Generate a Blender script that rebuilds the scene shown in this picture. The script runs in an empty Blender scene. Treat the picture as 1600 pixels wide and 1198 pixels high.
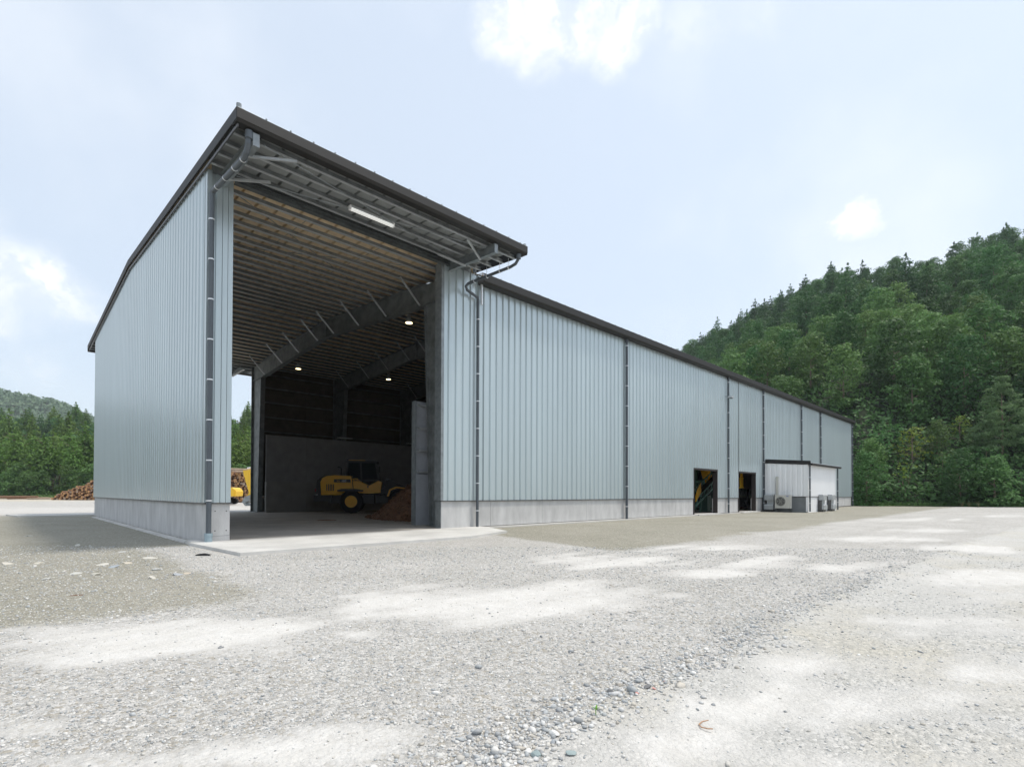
import bpy, math, random
import numpy as np
from mathutils import Vector, Matrix

C = bpy.context.scene
rad = math.radians

# ------------------------------------------------------------------ camera
CAM = np.array([-3.3932, -13.5864, 1.138])
AR = np.array([0.71327044, -0.70088208, 0.00309855])
AU = np.array([-0.01100819, -0.0067822, 0.99991641])
AF = np.array([0.70080247, 0.71324492, 0.01255299])
FPX, SYPX = 813.2, 161.36
cd = bpy.data.cameras.new("camera")
cam = bpy.data.objects.new("camera", cd)
C.collection.objects.link(cam)
m = Matrix.Identity(4)
for i in range(3):
    m[i][0], m[i][1], m[i][2], m[i][3] = AR[i], AU[i], -AF[i], CAM[i]
cam.matrix_world = m
cd.sensor_width = 36.0
cd.lens = FPX / 1600 * 36
cd.shift_y = SYPX / 1600
cd.clip_start = 0.05
cd.clip_end = 4000
C.camera = cam

# ------------------------------------------------------------------ light
SUNV = Vector((0.30, -0.28, 1.0)).normalized()
ELEV = math.asin(SUNV.z)
ROT = math.atan2(SUNV.x, SUNV.y)
W = bpy.data.worlds.new("World")
C.world = W
W.use_nodes = True
wn = W.node_tree.nodes
wl = W.node_tree.links
wn.clear()


def N(nt, t, **kw):
    n = nt.nodes.new(t)
    for k, v in kw.items():
        setattr(n, k, v)
    return n


def build_world():
    nt = W.node_tree
    out = N(nt, 'ShaderNodeOutputWorld')
    bg = N(nt, 'ShaderNodeBackground')
    bg.inputs['Strength'].default_value = 0.13
    sky = N(nt, 'ShaderNodeTexSky')
    sky.sky_type = 'NISHITA'
    sky.sun_disc = False
    sky.sun_elevation = ELEV
    sky.sun_rotation = ROT
    sky.air_density = 1.0
    sky.dust_density = 2.0
    sky.ozone_density = 1.5
    # a thin even veil of summer haze over the whole sky
    veil = N(nt, 'ShaderNodeMix', data_type='RGBA')
    veil.inputs[0].default_value = 0.56
    wl.new(sky.outputs[0], veil.inputs[6])
    veil.inputs[7].default_value = (6.5, 7.15, 7.75, 1)
    tc = N(nt, 'ShaderNodeTexCoord')
    nrm = N(nt, 'ShaderNodeVectorMath', operation='NORMALIZE')
    wl.new(tc.outputs['Generated'], nrm.inputs[0])
    # wobble the direction so that cloud edges are ragged
    no = N(nt, 'ShaderNodeTexNoise')
    no.inputs['Scale'].default_value = 9.0
    no.inputs['Detail'].default_value = 8.0
    no.inputs['Roughness'].default_value = 0.62
    wl.new(nrm.outputs[0], no.inputs['Vector'])
    cen = N(nt, 'ShaderNodeVectorMath', operation='SUBTRACT')
    cen.inputs[1].default_value = (0.5, 0.5, 0.5)
    wl.new(no.outputs['Color'], cen.inputs[0])
    sc = N(nt, 'ShaderNodeVectorMath', operation='SCALE')
    sc.inputs['Scale'].default_value = 0.10
    wl.new(cen.outputs[0], sc.inputs[0])
    wob = N(nt, 'ShaderNodeVectorMath', operation='ADD')
    wl.new(nrm.outputs[0], wob.inputs[0])
    wl.new(sc.outputs[0], wob.inputs[1])

    def direction(px, py):
        d = AF + (px - 800) / FPX * AR - (py - 599 - SYPX) / FPX * AU
        return d / np.linalg.norm(d)
    blobs = [  # place in the sky, angular radius, weight
        (790, 35, .055, 1.0), (845, 60, .06, .9), (900, 45, .06, .75), (960, 75, .05, .95), (990, 45, .05, 1.0), (935, 15, .07, .7), (850, 5, .06, .9),
        (1312, 360, .034, 1.0), (1335, 350, .040, 1.0), (1362, 340, .040, 1.0), (1382, 332, .03, .9),
        (30, 425, .05, .9), (75, 440, .055, .95), (100, 470, .05, .8), (40, 465, .06, .7), (130, 485, .035, .6), (-40, 440, .09, .9),
        (60, 585, .06, .35), (-300, 300, .16, .8), (-600, 450, .16, .8), (2100, 250, .14, .7), (1900, 120, .09, .6), (1080, 40, .06, .3), (1180, 5, .05, .35)]
    # the same sort of cloud in the rest of the sky
    rng = random.Random(5)
    for _ in range(10):
        a = rng.uniform(0, 2 * math.pi)
        e = rng.uniform(.15, .9)
        d = np.array([math.cos(a) * math.cos(e), math.sin(a) * math.cos(e), math.sin(e)])
        if d @ AF < .2:
            blobs.append((d, None, rng.uniform(.08, .18), rng.uniform(.5, .9)))
    last = None
    for px, py, r, w in blobs:
        c = px if py is None else direction(px, py)
        ds = N(nt, 'ShaderNodeVectorMath', operation='DISTANCE')
        wl.new(wob.outputs[0], ds.inputs[0])
        ds.inputs[1].default_value = tuple(c)
        mr = N(nt, 'ShaderNodeMapRange', interpolation_type='SMOOTHSTEP')
        wl.new(ds.outputs['Value'], mr.inputs['Value'])
        mr.inputs['From Min'].default_value = r * 1.15
        mr.inputs['From Max'].default_value = r * .05
        mr.inputs['To Max'].default_value = w
        if last is None:
            last = mr.outputs[0]
        else:
            mx = N(nt, 'ShaderNodeMath', operation='MAXIMUM')
            wl.new(last, mx.inputs[0])
            wl.new(mr.outputs[0], mx.inputs[1])
            last = mx.outputs[0]
    # thin places inside the clouds
    n3 = N(nt, 'ShaderNodeTexNoise')
    n3.inputs['Scale'].default_value = 17
    n3.inputs['Detail'].default_value = 7
    n3.inputs['Roughness'].default_value = .62
    wl.new(wob.outputs[0], n3.inputs['Vector'])
    m3 = N(nt, 'ShaderNodeMapRange', interpolation_type='SMOOTHSTEP')
    m3.inputs['From Min'].default_value = .40
    m3.inputs['From Max'].default_value = .60
    m3.inputs['To Min'].default_value = .35
    wl.new(n3.outputs[0], m3.inputs[0])
    mu3 = N(nt, 'ShaderNodeMath', operation='MULTIPLY')
    wl.new(last, mu3.inputs[0])
    wl.new(m3.outputs[0], mu3.inputs[1])
    last = mu3.outputs[0]
    # faint high wisps everywhere
    n2 = N(nt, 'ShaderNodeTexNoise')
    n2.inputs['Scale'].default_value = 2.6
    n2.inputs['Detail'].default_value = 6
    wl.new(nrm.outputs[0], n2.inputs['Vector'])
    m2 = N(nt, 'ShaderNodeMapRange', interpolation_type='SMOOTHSTEP')
    m2.inputs['From Min'].default_value = .42
    m2.inputs['From Max'].default_value = .75
    m2.inputs['To Max'].default_value = .35
    wl.new(n2.outputs[0], m2.inputs[0])
    mx = N(nt, 'ShaderNodeMath', operation='MAXIMUM')
    wl.new(last, mx.inputs[0])
    wl.new(m2.outputs[0], mx.inputs[1])
    cm = N(nt, 'ShaderNodeMix', data_type='RGBA')
    wl.new(mx.outputs[0], cm.inputs[0])
    wl.new(veil.outputs[2], cm.inputs[6])
    cm.inputs[7].default_value = (7.6, 7.65, 7.7, 1)
    wl.new(cm.outputs[2], bg.inputs['Color'])
    wl.new(bg.outputs[0], out.inputs['Surface'])


build_world()
sd = bpy.data.lights.new("sun", 'SUN')
sd.energy = 2.4
sd.angle = rad(7)
sd.color = (1.0, 0.94, 0.84)
so = bpy.data.objects.new("sun", sd)
so.rotation_euler = SUNV.to_track_quat('Z', 'Y').to_euler()
so.location = (20, -30, 60)
C.collection.objects.link(so)
C.view_settings.view_transform = 'Standard'
C.view_settings.look = 'None'
C.view_settings.gamma = 1
C.view_settings.exposure = 0.36
C.cycles.max_bounces = 8
C.cycles.diffuse_bounces = 4
C.cycles.use_denoising = True

# ------------------------------------------------------------------ helpers
col = C.collection


def gp(px, py, z=0.0):
    """the point of the level z seen at a place of the photograph (used to measure the site)"""
    d = AF + (px - 800) / FPX * AR - (py - 599 - SYPX) / FPX * AU
    t = (z - CAM[2]) / d[2]
    return CAM + t * d


def polar(px, depth, z=0.0):
    """a point at a bearing and a distance from where the photographer stood"""
    p = CAM + depth * (AF + (px - 800) / FPX * AR)
    return np.array([p[0], p[1], z])


class MB:
    def __init__(s):
        s.v, s.f, s.mi, s.cur = [], [], [], 0

    def add(s, vs, fs):
        o = len(s.v)
        s.v += [tuple(map(float, p)) for p in vs]
        for f in fs:
            s.f.append([i + o for i in f])
            s.mi.append(s.cur)
        return s

    def box(s, x0, x1, y0, y1, z0, z1):
        return s.add([(x0, y0, z0), (x1, y0, z0), (x1, y1, z0), (x0, y1, z0), (x0, y0, z1), (x1, y0, z1), (x1, y1, z1), (x0, y1, z1)],
                     [(0, 3, 2, 1), (4, 5, 6, 7), (0, 1, 5, 4), (1, 2, 6, 5), (2, 3, 7, 6), (3, 0, 4, 7)])

    def bar(s, p, q, w, h, up=(0, 0, 1)):
        p, q, up = Vector(p), Vector(q), Vector(up)
        d = (q - p).normalized()
        sx = d.cross(up)
        if sx.length < 1e-4:
            sx = d.cross(Vector((1, 0, 0)))
        sx.normalize()
        u = sx.cross(d)
        a, b = sx * w / 2, u * h / 2
        vs = [p - a - b, p + a - b, p + a + b, p - a + b, q - a - b, q + a - b, q + a + b, q - a + b]
        return s.add(vs, [(0, 3, 2, 1), (4, 5, 6, 7), (0, 1, 5, 4), (1, 2, 6, 5), (2, 3, 7, 6), (3, 0, 4, 7)])

    def prism(s, poly, axis, a, b):
        """extrude a polygon of 2D points along an axis; the other two axes in x,y,z order"""
        n = len(poly)
        vs = []
        for t in (a, b):
            for (u, v) in poly:
                p = [u, v]
                p.insert(axis, t)
                vs.append(p)
        fs = [list(range(n))[::-1], list(range(n, 2 * n))]
        fs += [(i, (i + 1) % n, n + (i + 1) % n, n + i) for i in range(n)]
        return s.add(vs, fs)

    def tube(s, pts, r, n=10, caps=True):
        pts = [Vector(p) for p in pts]
        rs = r if isinstance(r, (list, tuple)) else [r] * len(pts)
        rings = []
        prev = None
        for i, p in enumerate(pts):
            d = (pts[min(i + 1, len(pts) - 1)] - pts[max(i - 1, 0)]).normalized()
            if prev is None:
                a = d.cross(Vector((0, 0, 1)))
                if a.length < 1e-3:
                    a = d.cross(Vector((1, 0, 0)))
            else:
                a = prev - d * prev.dot(d)
            a.normalize()
            prev = a
            b = d.cross(a)
            rings.append([p + (a * math.cos(t) + b * math.sin(t)) * rs[i] for t in [2 * math.pi * k / n for k in range(n)]])
        vs = [v for rg in rings for v in rg]
        fs = []
        for i in range(len(pts) - 1):
            for k in range(n):
                k2 = (k + 1) % n
                fs.append((i * n + k, i * n + k2, (i + 1) * n + k2, (i + 1) * n + k))
        if caps:
            fs.append(tuple(range(n))[::-1])
            fs.append(tuple((len(pts) - 1) * n + k for k in range(n)))
        return s.add(vs, fs)

    def mesh(s, name, mats, smooth=False):
        me = bpy.data.meshes.new(name)
        me.from_pydata(s.v, [], s.f)
        for mt in (mats if isinstance(mats, (list, tuple)) else [mats]):
            me.materials.append(mt)
        me.polygons.foreach_set('material_index', s.mi)
        if smooth:
            me.polygons.foreach_set('use_smooth', [True] * len(me.polygons))
        me.update()
        return me

    def build(s, name, mats, parent=None, smooth=False, loc=None, **props):
        return link(name, s.mesh(name, mats, smooth), parent, loc, **props)


def link(name, data, parent=None, loc=None, **props):
    o = bpy.data.objects.new(name, data)
    col.objects.link(o)
    if parent is not None:
        o.parent = parent
    if loc is not None:
        o.location = loc
    for k, v in props.items():
        o[k] = v
    return o


def thing(name, label, category, loc=(0, 0, 0), rz=0, group=None):
    o = bpy.data.objects.new(name, None)
    col.objects.link(o)
    o.empty_display_size = .3
    o.location = loc
    o.rotation_euler = (0, 0, rz)
    o['label'] = label
    o['category'] = category
    if group:
        o['group'] = group
    return o


def kids(o):
    return [c for c in bpy.data.objects if c.parent == o]


def dup(o, label=None, loc=None, rz=None, scale=None, tree=None):
    tree = tree if tree is not None else {}
    c = o.copy()
    col.objects.link(c)
    if label:
        c['label'] = label
    if loc is not None:
        c.location = loc
    if rz is not None:
        c.rotation_euler = (0, 0, rz)
    if scale is not None:
        c.scale = scale
    for ch in o.children:
        d = ch.copy()
        col.objects.link(d)
        d.parent = c
        for g in ch.children:
            e = g.copy()
            col.objects.link(e)
            e.parent = d
    return c


def arrmesh(name, V, F, mats, smooth=False):
    me = bpy.data.meshes.new(name)
    V = np.asarray(V, np.float32)
    F = np.asarray(F, np.int32)
    k = F.shape[1]
    me.vertices.add(len(V))
    me.vertices.foreach_set('co', V.ravel())
    me.loops.add(F.size)
    me.loops.foreach_set('vertex_index', F.ravel())
    me.polygons.add(len(F))
    me.polygons.foreach_set('loop_start', np.arange(0, F.size, k, dtype=np.int32))
    me.polygons.foreach_set('loop_total', np.full(len(F), k, np.int32))
    if smooth:
        me.polygons.foreach_set('use_smooth', np.ones(len(F), bool))
    for mt in (mats if isinstance(mats, (list, tuple)) else [mats]):
        me.materials.append(mt)
    me.update(calc_edges=True)
    return me


# ------------------------------------------------------------------ materials
def mat(name, base, rough=.6, metal=0.0, var=.12, scale=4.0, detail=4, bump=0.0, bscale=60.0, stretch=(1, 1, 1), spec=.5, col2=None, objvar=0.0, thr=None, emit=None):
    M = bpy.data.materials.new(name)
    M.use_nodes = True
    nt = M.node_tree
    b = nt.nodes['Principled BSDF']
    b.inputs['Roughness'].default_value = rough
    b.inputs['Metallic'].default_value = metal
    b.inputs['Specular IOR Level'].default_value = spec
    tc = N(nt, 'ShaderNodeTexCoord')
    mp = N(nt, 'ShaderNodeMapping')
    mp.inputs['Scale'].default_value = stretch
    nt.links.new(tc.outputs['Object'], mp.inputs[0])
    no = N(nt, 'ShaderNodeTexNoise')
    no.inputs['Scale'].default_value = scale
    no.inputs['Detail'].default_value = detail
    no.inputs['Roughness'].default_value = .6
    nt.links.new(mp.outputs[0], no.inputs['Vector'])
    mr = N(nt, 'ShaderNodeMapRange')
    mr.inputs['From Min'].default_value = .3 if thr is None else thr[0]
    mr.inputs['From Max'].default_value = .7 if thr is None else thr[1]
    nt.links.new(no.outputs[0], mr.inputs[0])
    mx = N(nt, 'ShaderNodeMix', data_type='RGBA')
    nt.links.new(mr.outputs[0], mx.inputs[0])
    c1 = tuple(c * (1 - var) for c in base) + (1,)
    c2 = (tuple(c * (1 + var) for c in base) if col2 is None else tuple(col2)) + (1,)
    if col2 is not None:
        c1 = tuple(base) + (1,)
    mx.inputs[6].default_value = c1
    mx.inputs[7].default_value = c2
    cur = mx.outputs[2]
    if objvar:
        oi = N(nt, 'ShaderNodeObjectInfo')
        mr2 = N(nt, 'ShaderNodeMapRange')
        mr2.inputs['To Min'].default_value = 1 - objvar
        mr2.inputs['To Max'].default_value = 1 + objvar
        nt.links.new(oi.outputs['Random'], mr2.inputs[0])
        hs = N(nt, 'ShaderNodeHueSaturation')
        nt.links.new(mr2.outputs[0], hs.inputs['Value'])
        nt.links.new(cur, hs.inputs['Color'])
        cur = hs.outputs[0]
    nt.links.new(cur, b.inputs['Base Color'])
    if bump:
        nb = N(nt, 'ShaderNodeTexNoise')
        nb.inputs['Scale'].default_value = bscale
        nb.inputs['Detail'].default_value = 5
        nt.links.new(mp.outputs[0], nb.inputs['Vector'])
        bp = N(nt, 'ShaderNodeBump')
        bp.inputs['Strength'].default_value = bump
        bp.inputs['Distance'].default_value = .02
        nt.links.new(nb.outputs[0], bp.inputs['Height'])
        nt.links.new(bp.outputs[0], b.inputs['Normal'])
    if emit:
        b.inputs['Emission Color'].default_value = tuple(emit[:3]) + (1,)
        b.inputs['Emission Strength'].default_value = emit[3]
    return M


def leafmat(name, base, objvar=.25, hvar=.03, tr=.25):
    M = bpy.data.materials.new(name)
    M.use_nodes = True
    nt = M.node_tree
    b = nt.nodes['Principled BSDF']
    out = nt.nodes['Material Output']
    b.inputs['Roughness'].default_value = .6
    b.inputs['Specular IOR Level'].default_value = .25
    tc = N(nt, 'ShaderNodeTexCoord')
    no = N(nt, 'ShaderNodeTexNoise')
    no.inputs['Scale'].default_value = 1.1
    no.inputs['Detail'].default_value = 6
    no.inputs['Roughness'].default_value = .75
    nt.links.new(tc.outputs['Object'], no.inputs['Vector'])
    oi = N(nt, 'ShaderNodeObjectInfo')
    v1 = N(nt, 'ShaderNodeMapRange')
    v1.inputs['From Min'].default_value = .3
    v1.inputs['From Max'].default_value = .7
    v1.inputs['To Min'].default_value = .62
    v1.inputs['To Max'].default_value = 1.4
    nt.links.new(no.outputs[0], v1.inputs[0])
    v2 = N(nt, 'ShaderNodeMapRange')
    v2.inputs['To Min'].default_value = 1 - objvar
    v2.inputs['To Max'].default_value = 1 + objvar
    nt.links.new(oi.outputs['Random'], v2.inputs[0])
    mu = N(nt, 'ShaderNodeMath', operation='MULTIPLY')
    nt.links.new(v1.outputs[0], mu.inputs[0])
    nt.links.new(v2.outputs[0], mu.inputs[1])
    h = N(nt, 'ShaderNodeMapRange')
    h.inputs['To Min'].default_value = .5 - hvar
    h.inputs['To Max'].default_value = .5 + hvar
    ml = N(nt, 'ShaderNodeMath', operation='MULTIPLY')
    ml.inputs[1].default_value = 7.31
    fr = N(nt, 'ShaderNodeMath', operation='FRACT')
    nt.links.new(oi.outputs['Random'], ml.inputs[0])
    nt.links.new(ml.outputs[0], fr.inputs[0])
    nt.links.new(fr.outputs[0], h.inputs[0])
    hs = N(nt, 'ShaderNodeHueSaturation')
    hs.inputs['Color'].default_value = tuple(base) + (1,)
    nt.links.new(h.outputs[0], hs.inputs['Hue'])
    nt.links.new(mu.outputs[0], hs.inputs['Value'])
    nt.links.new(hs.outputs[0], b.inputs['Base Color'])
    t = N(nt, 'ShaderNodeBsdfTranslucent')
    nt.links.new(hs.outputs[0], t.inputs['Color'])
    ms = N(nt, 'ShaderNodeMixShader')
    ms.inputs[0].default_value = tr
    nt.links.new(b.outputs[0], ms.inputs[1])
    nt.links.new(t.outputs[0], ms.inputs[2])
    nt.links.new(ms.outputs[0], out.inputs['Surface'])
    return M


M = {}
M['clad'] = mat('silver_blue_cladding', (.465, .53, .545), .30, .5, var=.045, scale=1.6, detail=7, stretch=(3, 3, .12), spec=.5, objvar=.025)
M['white_clad'] = mat('white_cladding', (.85, .855, .86), .4, .0, var=.03, scale=1.5, stretch=(1, 1, .3))
M['fascia'] = mat('dark_brown_fascia', (.013, .012, .011), .6, .0, var=.12, scale=2)
M['trim'] = mat('dark_drip_trim', (.075, .075, .075), .45, .2)
M['concrete'] = mat('cast_concrete', (.50, .497, .49), .85, var=.17, scale=2.4, detail=9, bump=.15, bscale=40, stretch=(1, 1, .35))
M['concrete_dark'] = mat('grey_concrete', (.20, .21, .215), .85, var=.12, scale=2, detail=8, bump=.15)
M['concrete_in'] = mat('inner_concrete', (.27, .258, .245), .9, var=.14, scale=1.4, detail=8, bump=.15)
M['slab'] = mat('shed_floor_concrete', (.40, .37, .33), .75, var=.22, scale=.8, detail=9, bump=.1)
M['apron'] = mat('pale_apron_concrete', (.55, .54, .515), .8, var=.2, scale=.7, detail=9, bump=.1)
M['galv'] = mat('galvanised_steel', (.25, .275, .285), .5, .5, var=.2, scale=6, detail=6)
M['galv_lt'] = mat('bright_galvanised_steel', (.50, .52, .53), .45, .5, var=.1, scale=6)
M['steel_dk'] = mat('grey_structural_steel', (.19, .205, .205), .55, .3, var=.3, scale=3, detail=6)
M['deck_tan'] = mat('tan_roof_lining', (.76, .60, .40), .85, var=.1, scale=5)
M['deck_grey'] = mat('grey_roof_underside', (.28, .295, .295), .55, .2, var=.12, scale=3)
M['deck_top'] = mat('silver_roof_top', (.62, .64, .65), .4, .4, var=.05)
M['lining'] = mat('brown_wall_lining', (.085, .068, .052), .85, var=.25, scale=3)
M['pipe'] = mat('slate_downpipe', (.085, .10, .115), .45, .0, var=.08, scale=2)
M['pipe_dk'] = mat('dark_downpipe', (.070, .082, .095), .45, .0, var=.08, scale=2)
M['pipe_lt'] = mat('pale_blue_pipe_socket', (.28, .36, .40), .5)
M['zinc'] = mat('bright_zinc', (.75, .76, .77), .3, .6, var=.05)
M['leaf'] = mat('brown_black_door', (.035, .027, .025), .6)
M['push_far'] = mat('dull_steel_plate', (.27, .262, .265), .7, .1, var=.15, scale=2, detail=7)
M['lintel'] = mat('dark_lintel_steel', (.09, .10, .10), .55, .3, var=.35, scale=4, detail=6)
M['push'] = mat('painted_steel_plate', (.36, .38, .41), .6, .1, var=.12, scale=2, detail=7)
M['dark'] = mat('black_plastic', (.02, .02, .021), .5, var=.2)
M['rubber'] = mat('tyre_rubber', (.018, .018, .018), .85, var=.3, scale=10, bump=.2)
M['yellow'] = mat('machine_yellow', (.82, .42, .012), .4, var=.06, scale=2)
M['yellow_lt'] = mat('excavator_yellow', (.85, .52, .03), .42, var=.06, scale=2)
M['glass'] = mat('cab_glass', (.008, .012, .012), .3, 0, var=.05, spec=.04)
M['white'] = mat('white_print', (.8, .8, .8), .5, var=.02)
M['lamp_tail'] = mat('tail_lamp_red', (.35, .02, .02), .3)
M['acbeige'] = mat('ivory_paint', (.56, .55, .50), .5, var=.03)
M['hoodgrey'] = mat('grey_hood_steel', (.42, .44, .45), .45, .3, var=.05)
M['blue_badge'] = mat('blue_badge', (.05, .12, .45), .4)
M['green'] = mat('green_machine_paint', (.05, .14, .10), .45, var=.12, scale=3)
M['green_lt'] = mat('pale_green_machine_paint', (.16, .33, .27), .45, var=.12, scale=3)
M['hoist'] = mat('hoist_yellow', (.80, .50, .02), .45)
M['redwall'] = mat('rust_red_paint', (.13, .035, .02), .7, var=.3, scale=2)
M['chips'] = mat('bark_chips', (.20, .105, .06), .95, var=.5, scale=9, detail=9, bump=1.0, bscale=18)
M['lamp_on'] = mat('warm_lamp', (.9, .8, .6), .4, emit=(1.0, .80, .42, 4.5))
M['tube_on'] = mat('tube_diffuser', (.85, .87, .85), .35, emit=(1.0, 1.0, .96, .3))
M['bark'] = mat('tree_bark', (.16, .12, .09), .9, var=.3, scale=6, bump=.4, bscale=20)
M['logbark'] = mat('log_bark', (.20, .11, .065), .9, var=.35, scale=7, bump=.4, bscale=20)
M['logend'] = mat('log_cut_end', (.46, .26, .12), .85, var=.3, scale=5)
M['logold'] = mat('weathered_log', (.36, .27, .20), .9, var=.3, scale=5)

# ------------------------------------------------------------------ the shed: levels
L, WD = 58.35, 20.0
HX = 8.15                      # the drive-through bay ends here
RIDGE = 9.55
PL = .868                      # top of the concrete plinth


def deck(y, x=0.0):
    z = RIDGE - (.072 * (10 - y) if y < 10 else .054 * (y - 10))
    return z - (.17 if x > HX + .01 else 0)


shed = thing('warehouse', 'long silver blue corrugated steel shed with open drive-through bay and dark eaves', 'warehouse')


# ------------------------------------------------------------------ ground
def noise2(x, y, seed=0, octs=4):
    """cheap value noise on arrays"""
    x = np.asarray(x, float)
    y = np.asarray(y, float)
    out = np.zeros_like(x)
    amp, tot = 1.0, 0.0
    for o in range(octs):
        xi, yi = np.floor(x).astype(int), np.floor(y).astype(int)
        fx, fy = x - xi, y - yi
        fx, fy = fx * fx * (3 - 2 * fx), fy * fy * (3 - 2 * fy)

        def h(a, b):
            n = (a * 374761393 + b * 668265263 + (seed + o * 17) * 974634777) & 0x7fffffff
            n = ((n ^ (n >> 13)) * 1274126177) & 0x7fffffff
            return ((n ^ (n >> 16)) & 0xffff) / 65535.0
        v = (h(xi, yi) * (1 - fx) + h(xi + 1, yi) * fx) * (1 - fy) + (h(xi, yi + 1) * (1 - fx) + h(xi + 1, yi + 1) * fx) * fy
        out += v * amp
        tot += amp
        amp *= .5
        x, y = x * 2.03 + 11.3, y * 2.03 + 5.7
    return out / tot


def sstep(a, b, x):
    t = np.clip((x - a) / (b - a), 0, 1)
    return t * t * (3 - 2 * t)


GZ = -.05
# the edge of the thin gravel spread, along which coarser stones have gathered
RIDGE_PX = [(600, 1300), (740, 1230), (800, 1192), (850, 1152), (930, 1112), (1010, 1080), (1080, 1050), (1165, 1008), (1195, 975), (1270, 945), (1345, 918), (1400, 888), (1500, 848), (1600, 822)]
RIDGE_PT = np.array([gp(a, b, GZ)[:2] for a, b in RIDGE_PX])


def ridge_dist(P):
    """signed distance to the gravel edge (positive on the shed's side)"""
    best = np.full(len(P), 1e9)
    sgn = np.ones(len(P))
    for a, b in zip(RIDGE_PT[:-1], RIDGE_PT[1:]):
        d = b - a
        t = np.clip(((P - a) @ d) / (d @ d), 0, 1)
        q = a + t[:, None] * d
        r = np.hypot(*(P - q).T)
        cr = d[0] * (P[:, 1] - a[1]) - d[1] * (P[:, 0] - a[0])
        m_ = r < best
        best[m_] = r[m_]
        sgn[m_] = np.where(cr[m_] > 0, 1, -1)
    return best * sgn


# dusty pale patches: middle, half axes (measured on the photograph), strength
DUST = [(270, 1003, 220, 30, 1), (330, 985, 130, 20, .9), (560, 992, 50, 10, .8), (620, 938, 100, 17, .9), (800, 950, 190, 34, 1), (960, 946, 70, 14, .9),
        (60, 985, 70, 10, .8), (120, 1030, 110, 16, .8), (430, 1175, 180, 28, 1), (550, 1150, 120, 18, .8), (40, 1135, 70, 18, .8), (200, 1190, 170, 16, .9),
        (950, 876, 120, 11, 1), (1130, 856, 90, 6, .9), (1300, 884, 130, 10, 1), (1150, 896, 90, 7, .9), (1065, 929, 40, 5, .8), (870, 925, 90, 20, .9),
        (1525, 857, 90, 6, 1), (1500, 899, 120, 13, 1), (1375, 842, 100, 4, .9), (1425, 812, 80, 2.5, .8), (1440, 829, 110, 3, .8), (1580, 806, 60, 3, .8),
        (1390, 966, 90, 10, .9), (1560, 970, 60, 8, .7), (1240, 1040, 110, 24, 1), (1525, 1050, 110, 18, .9), (1230, 1100, 290, 50, 1), (1100, 1165, 200, 45, 1),
        (1450, 1100, 180, 34, .9), (1375, 992, 80, 10, .8), (1300, 1180, 260, 40, .9), (640, 915, 60, 8, .6), (720, 1260, 300, 60, .8), (1500, 1250, 300, 50, .7),
        (1240, 872, 60, 4, .7), (1050, 862, 60, 4, .6), (1330, 815, 70, 3, .6)]


BARE = [(1250, 998, 120, 20), (1500, 952, 170, 11), (1545, 1002, 100, 14), (1400, 1012, 110, 12), (1480, 1145, 150, 22), (1100, 1078, 70, 12), (1340, 934, 120, 7), (1560, 1110, 90, 16), (1350, 1060, 90, 12), (1330, 1160, 110, 14), (1560, 880, 80, 7), (1480, 868, 80, 5)]


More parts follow.
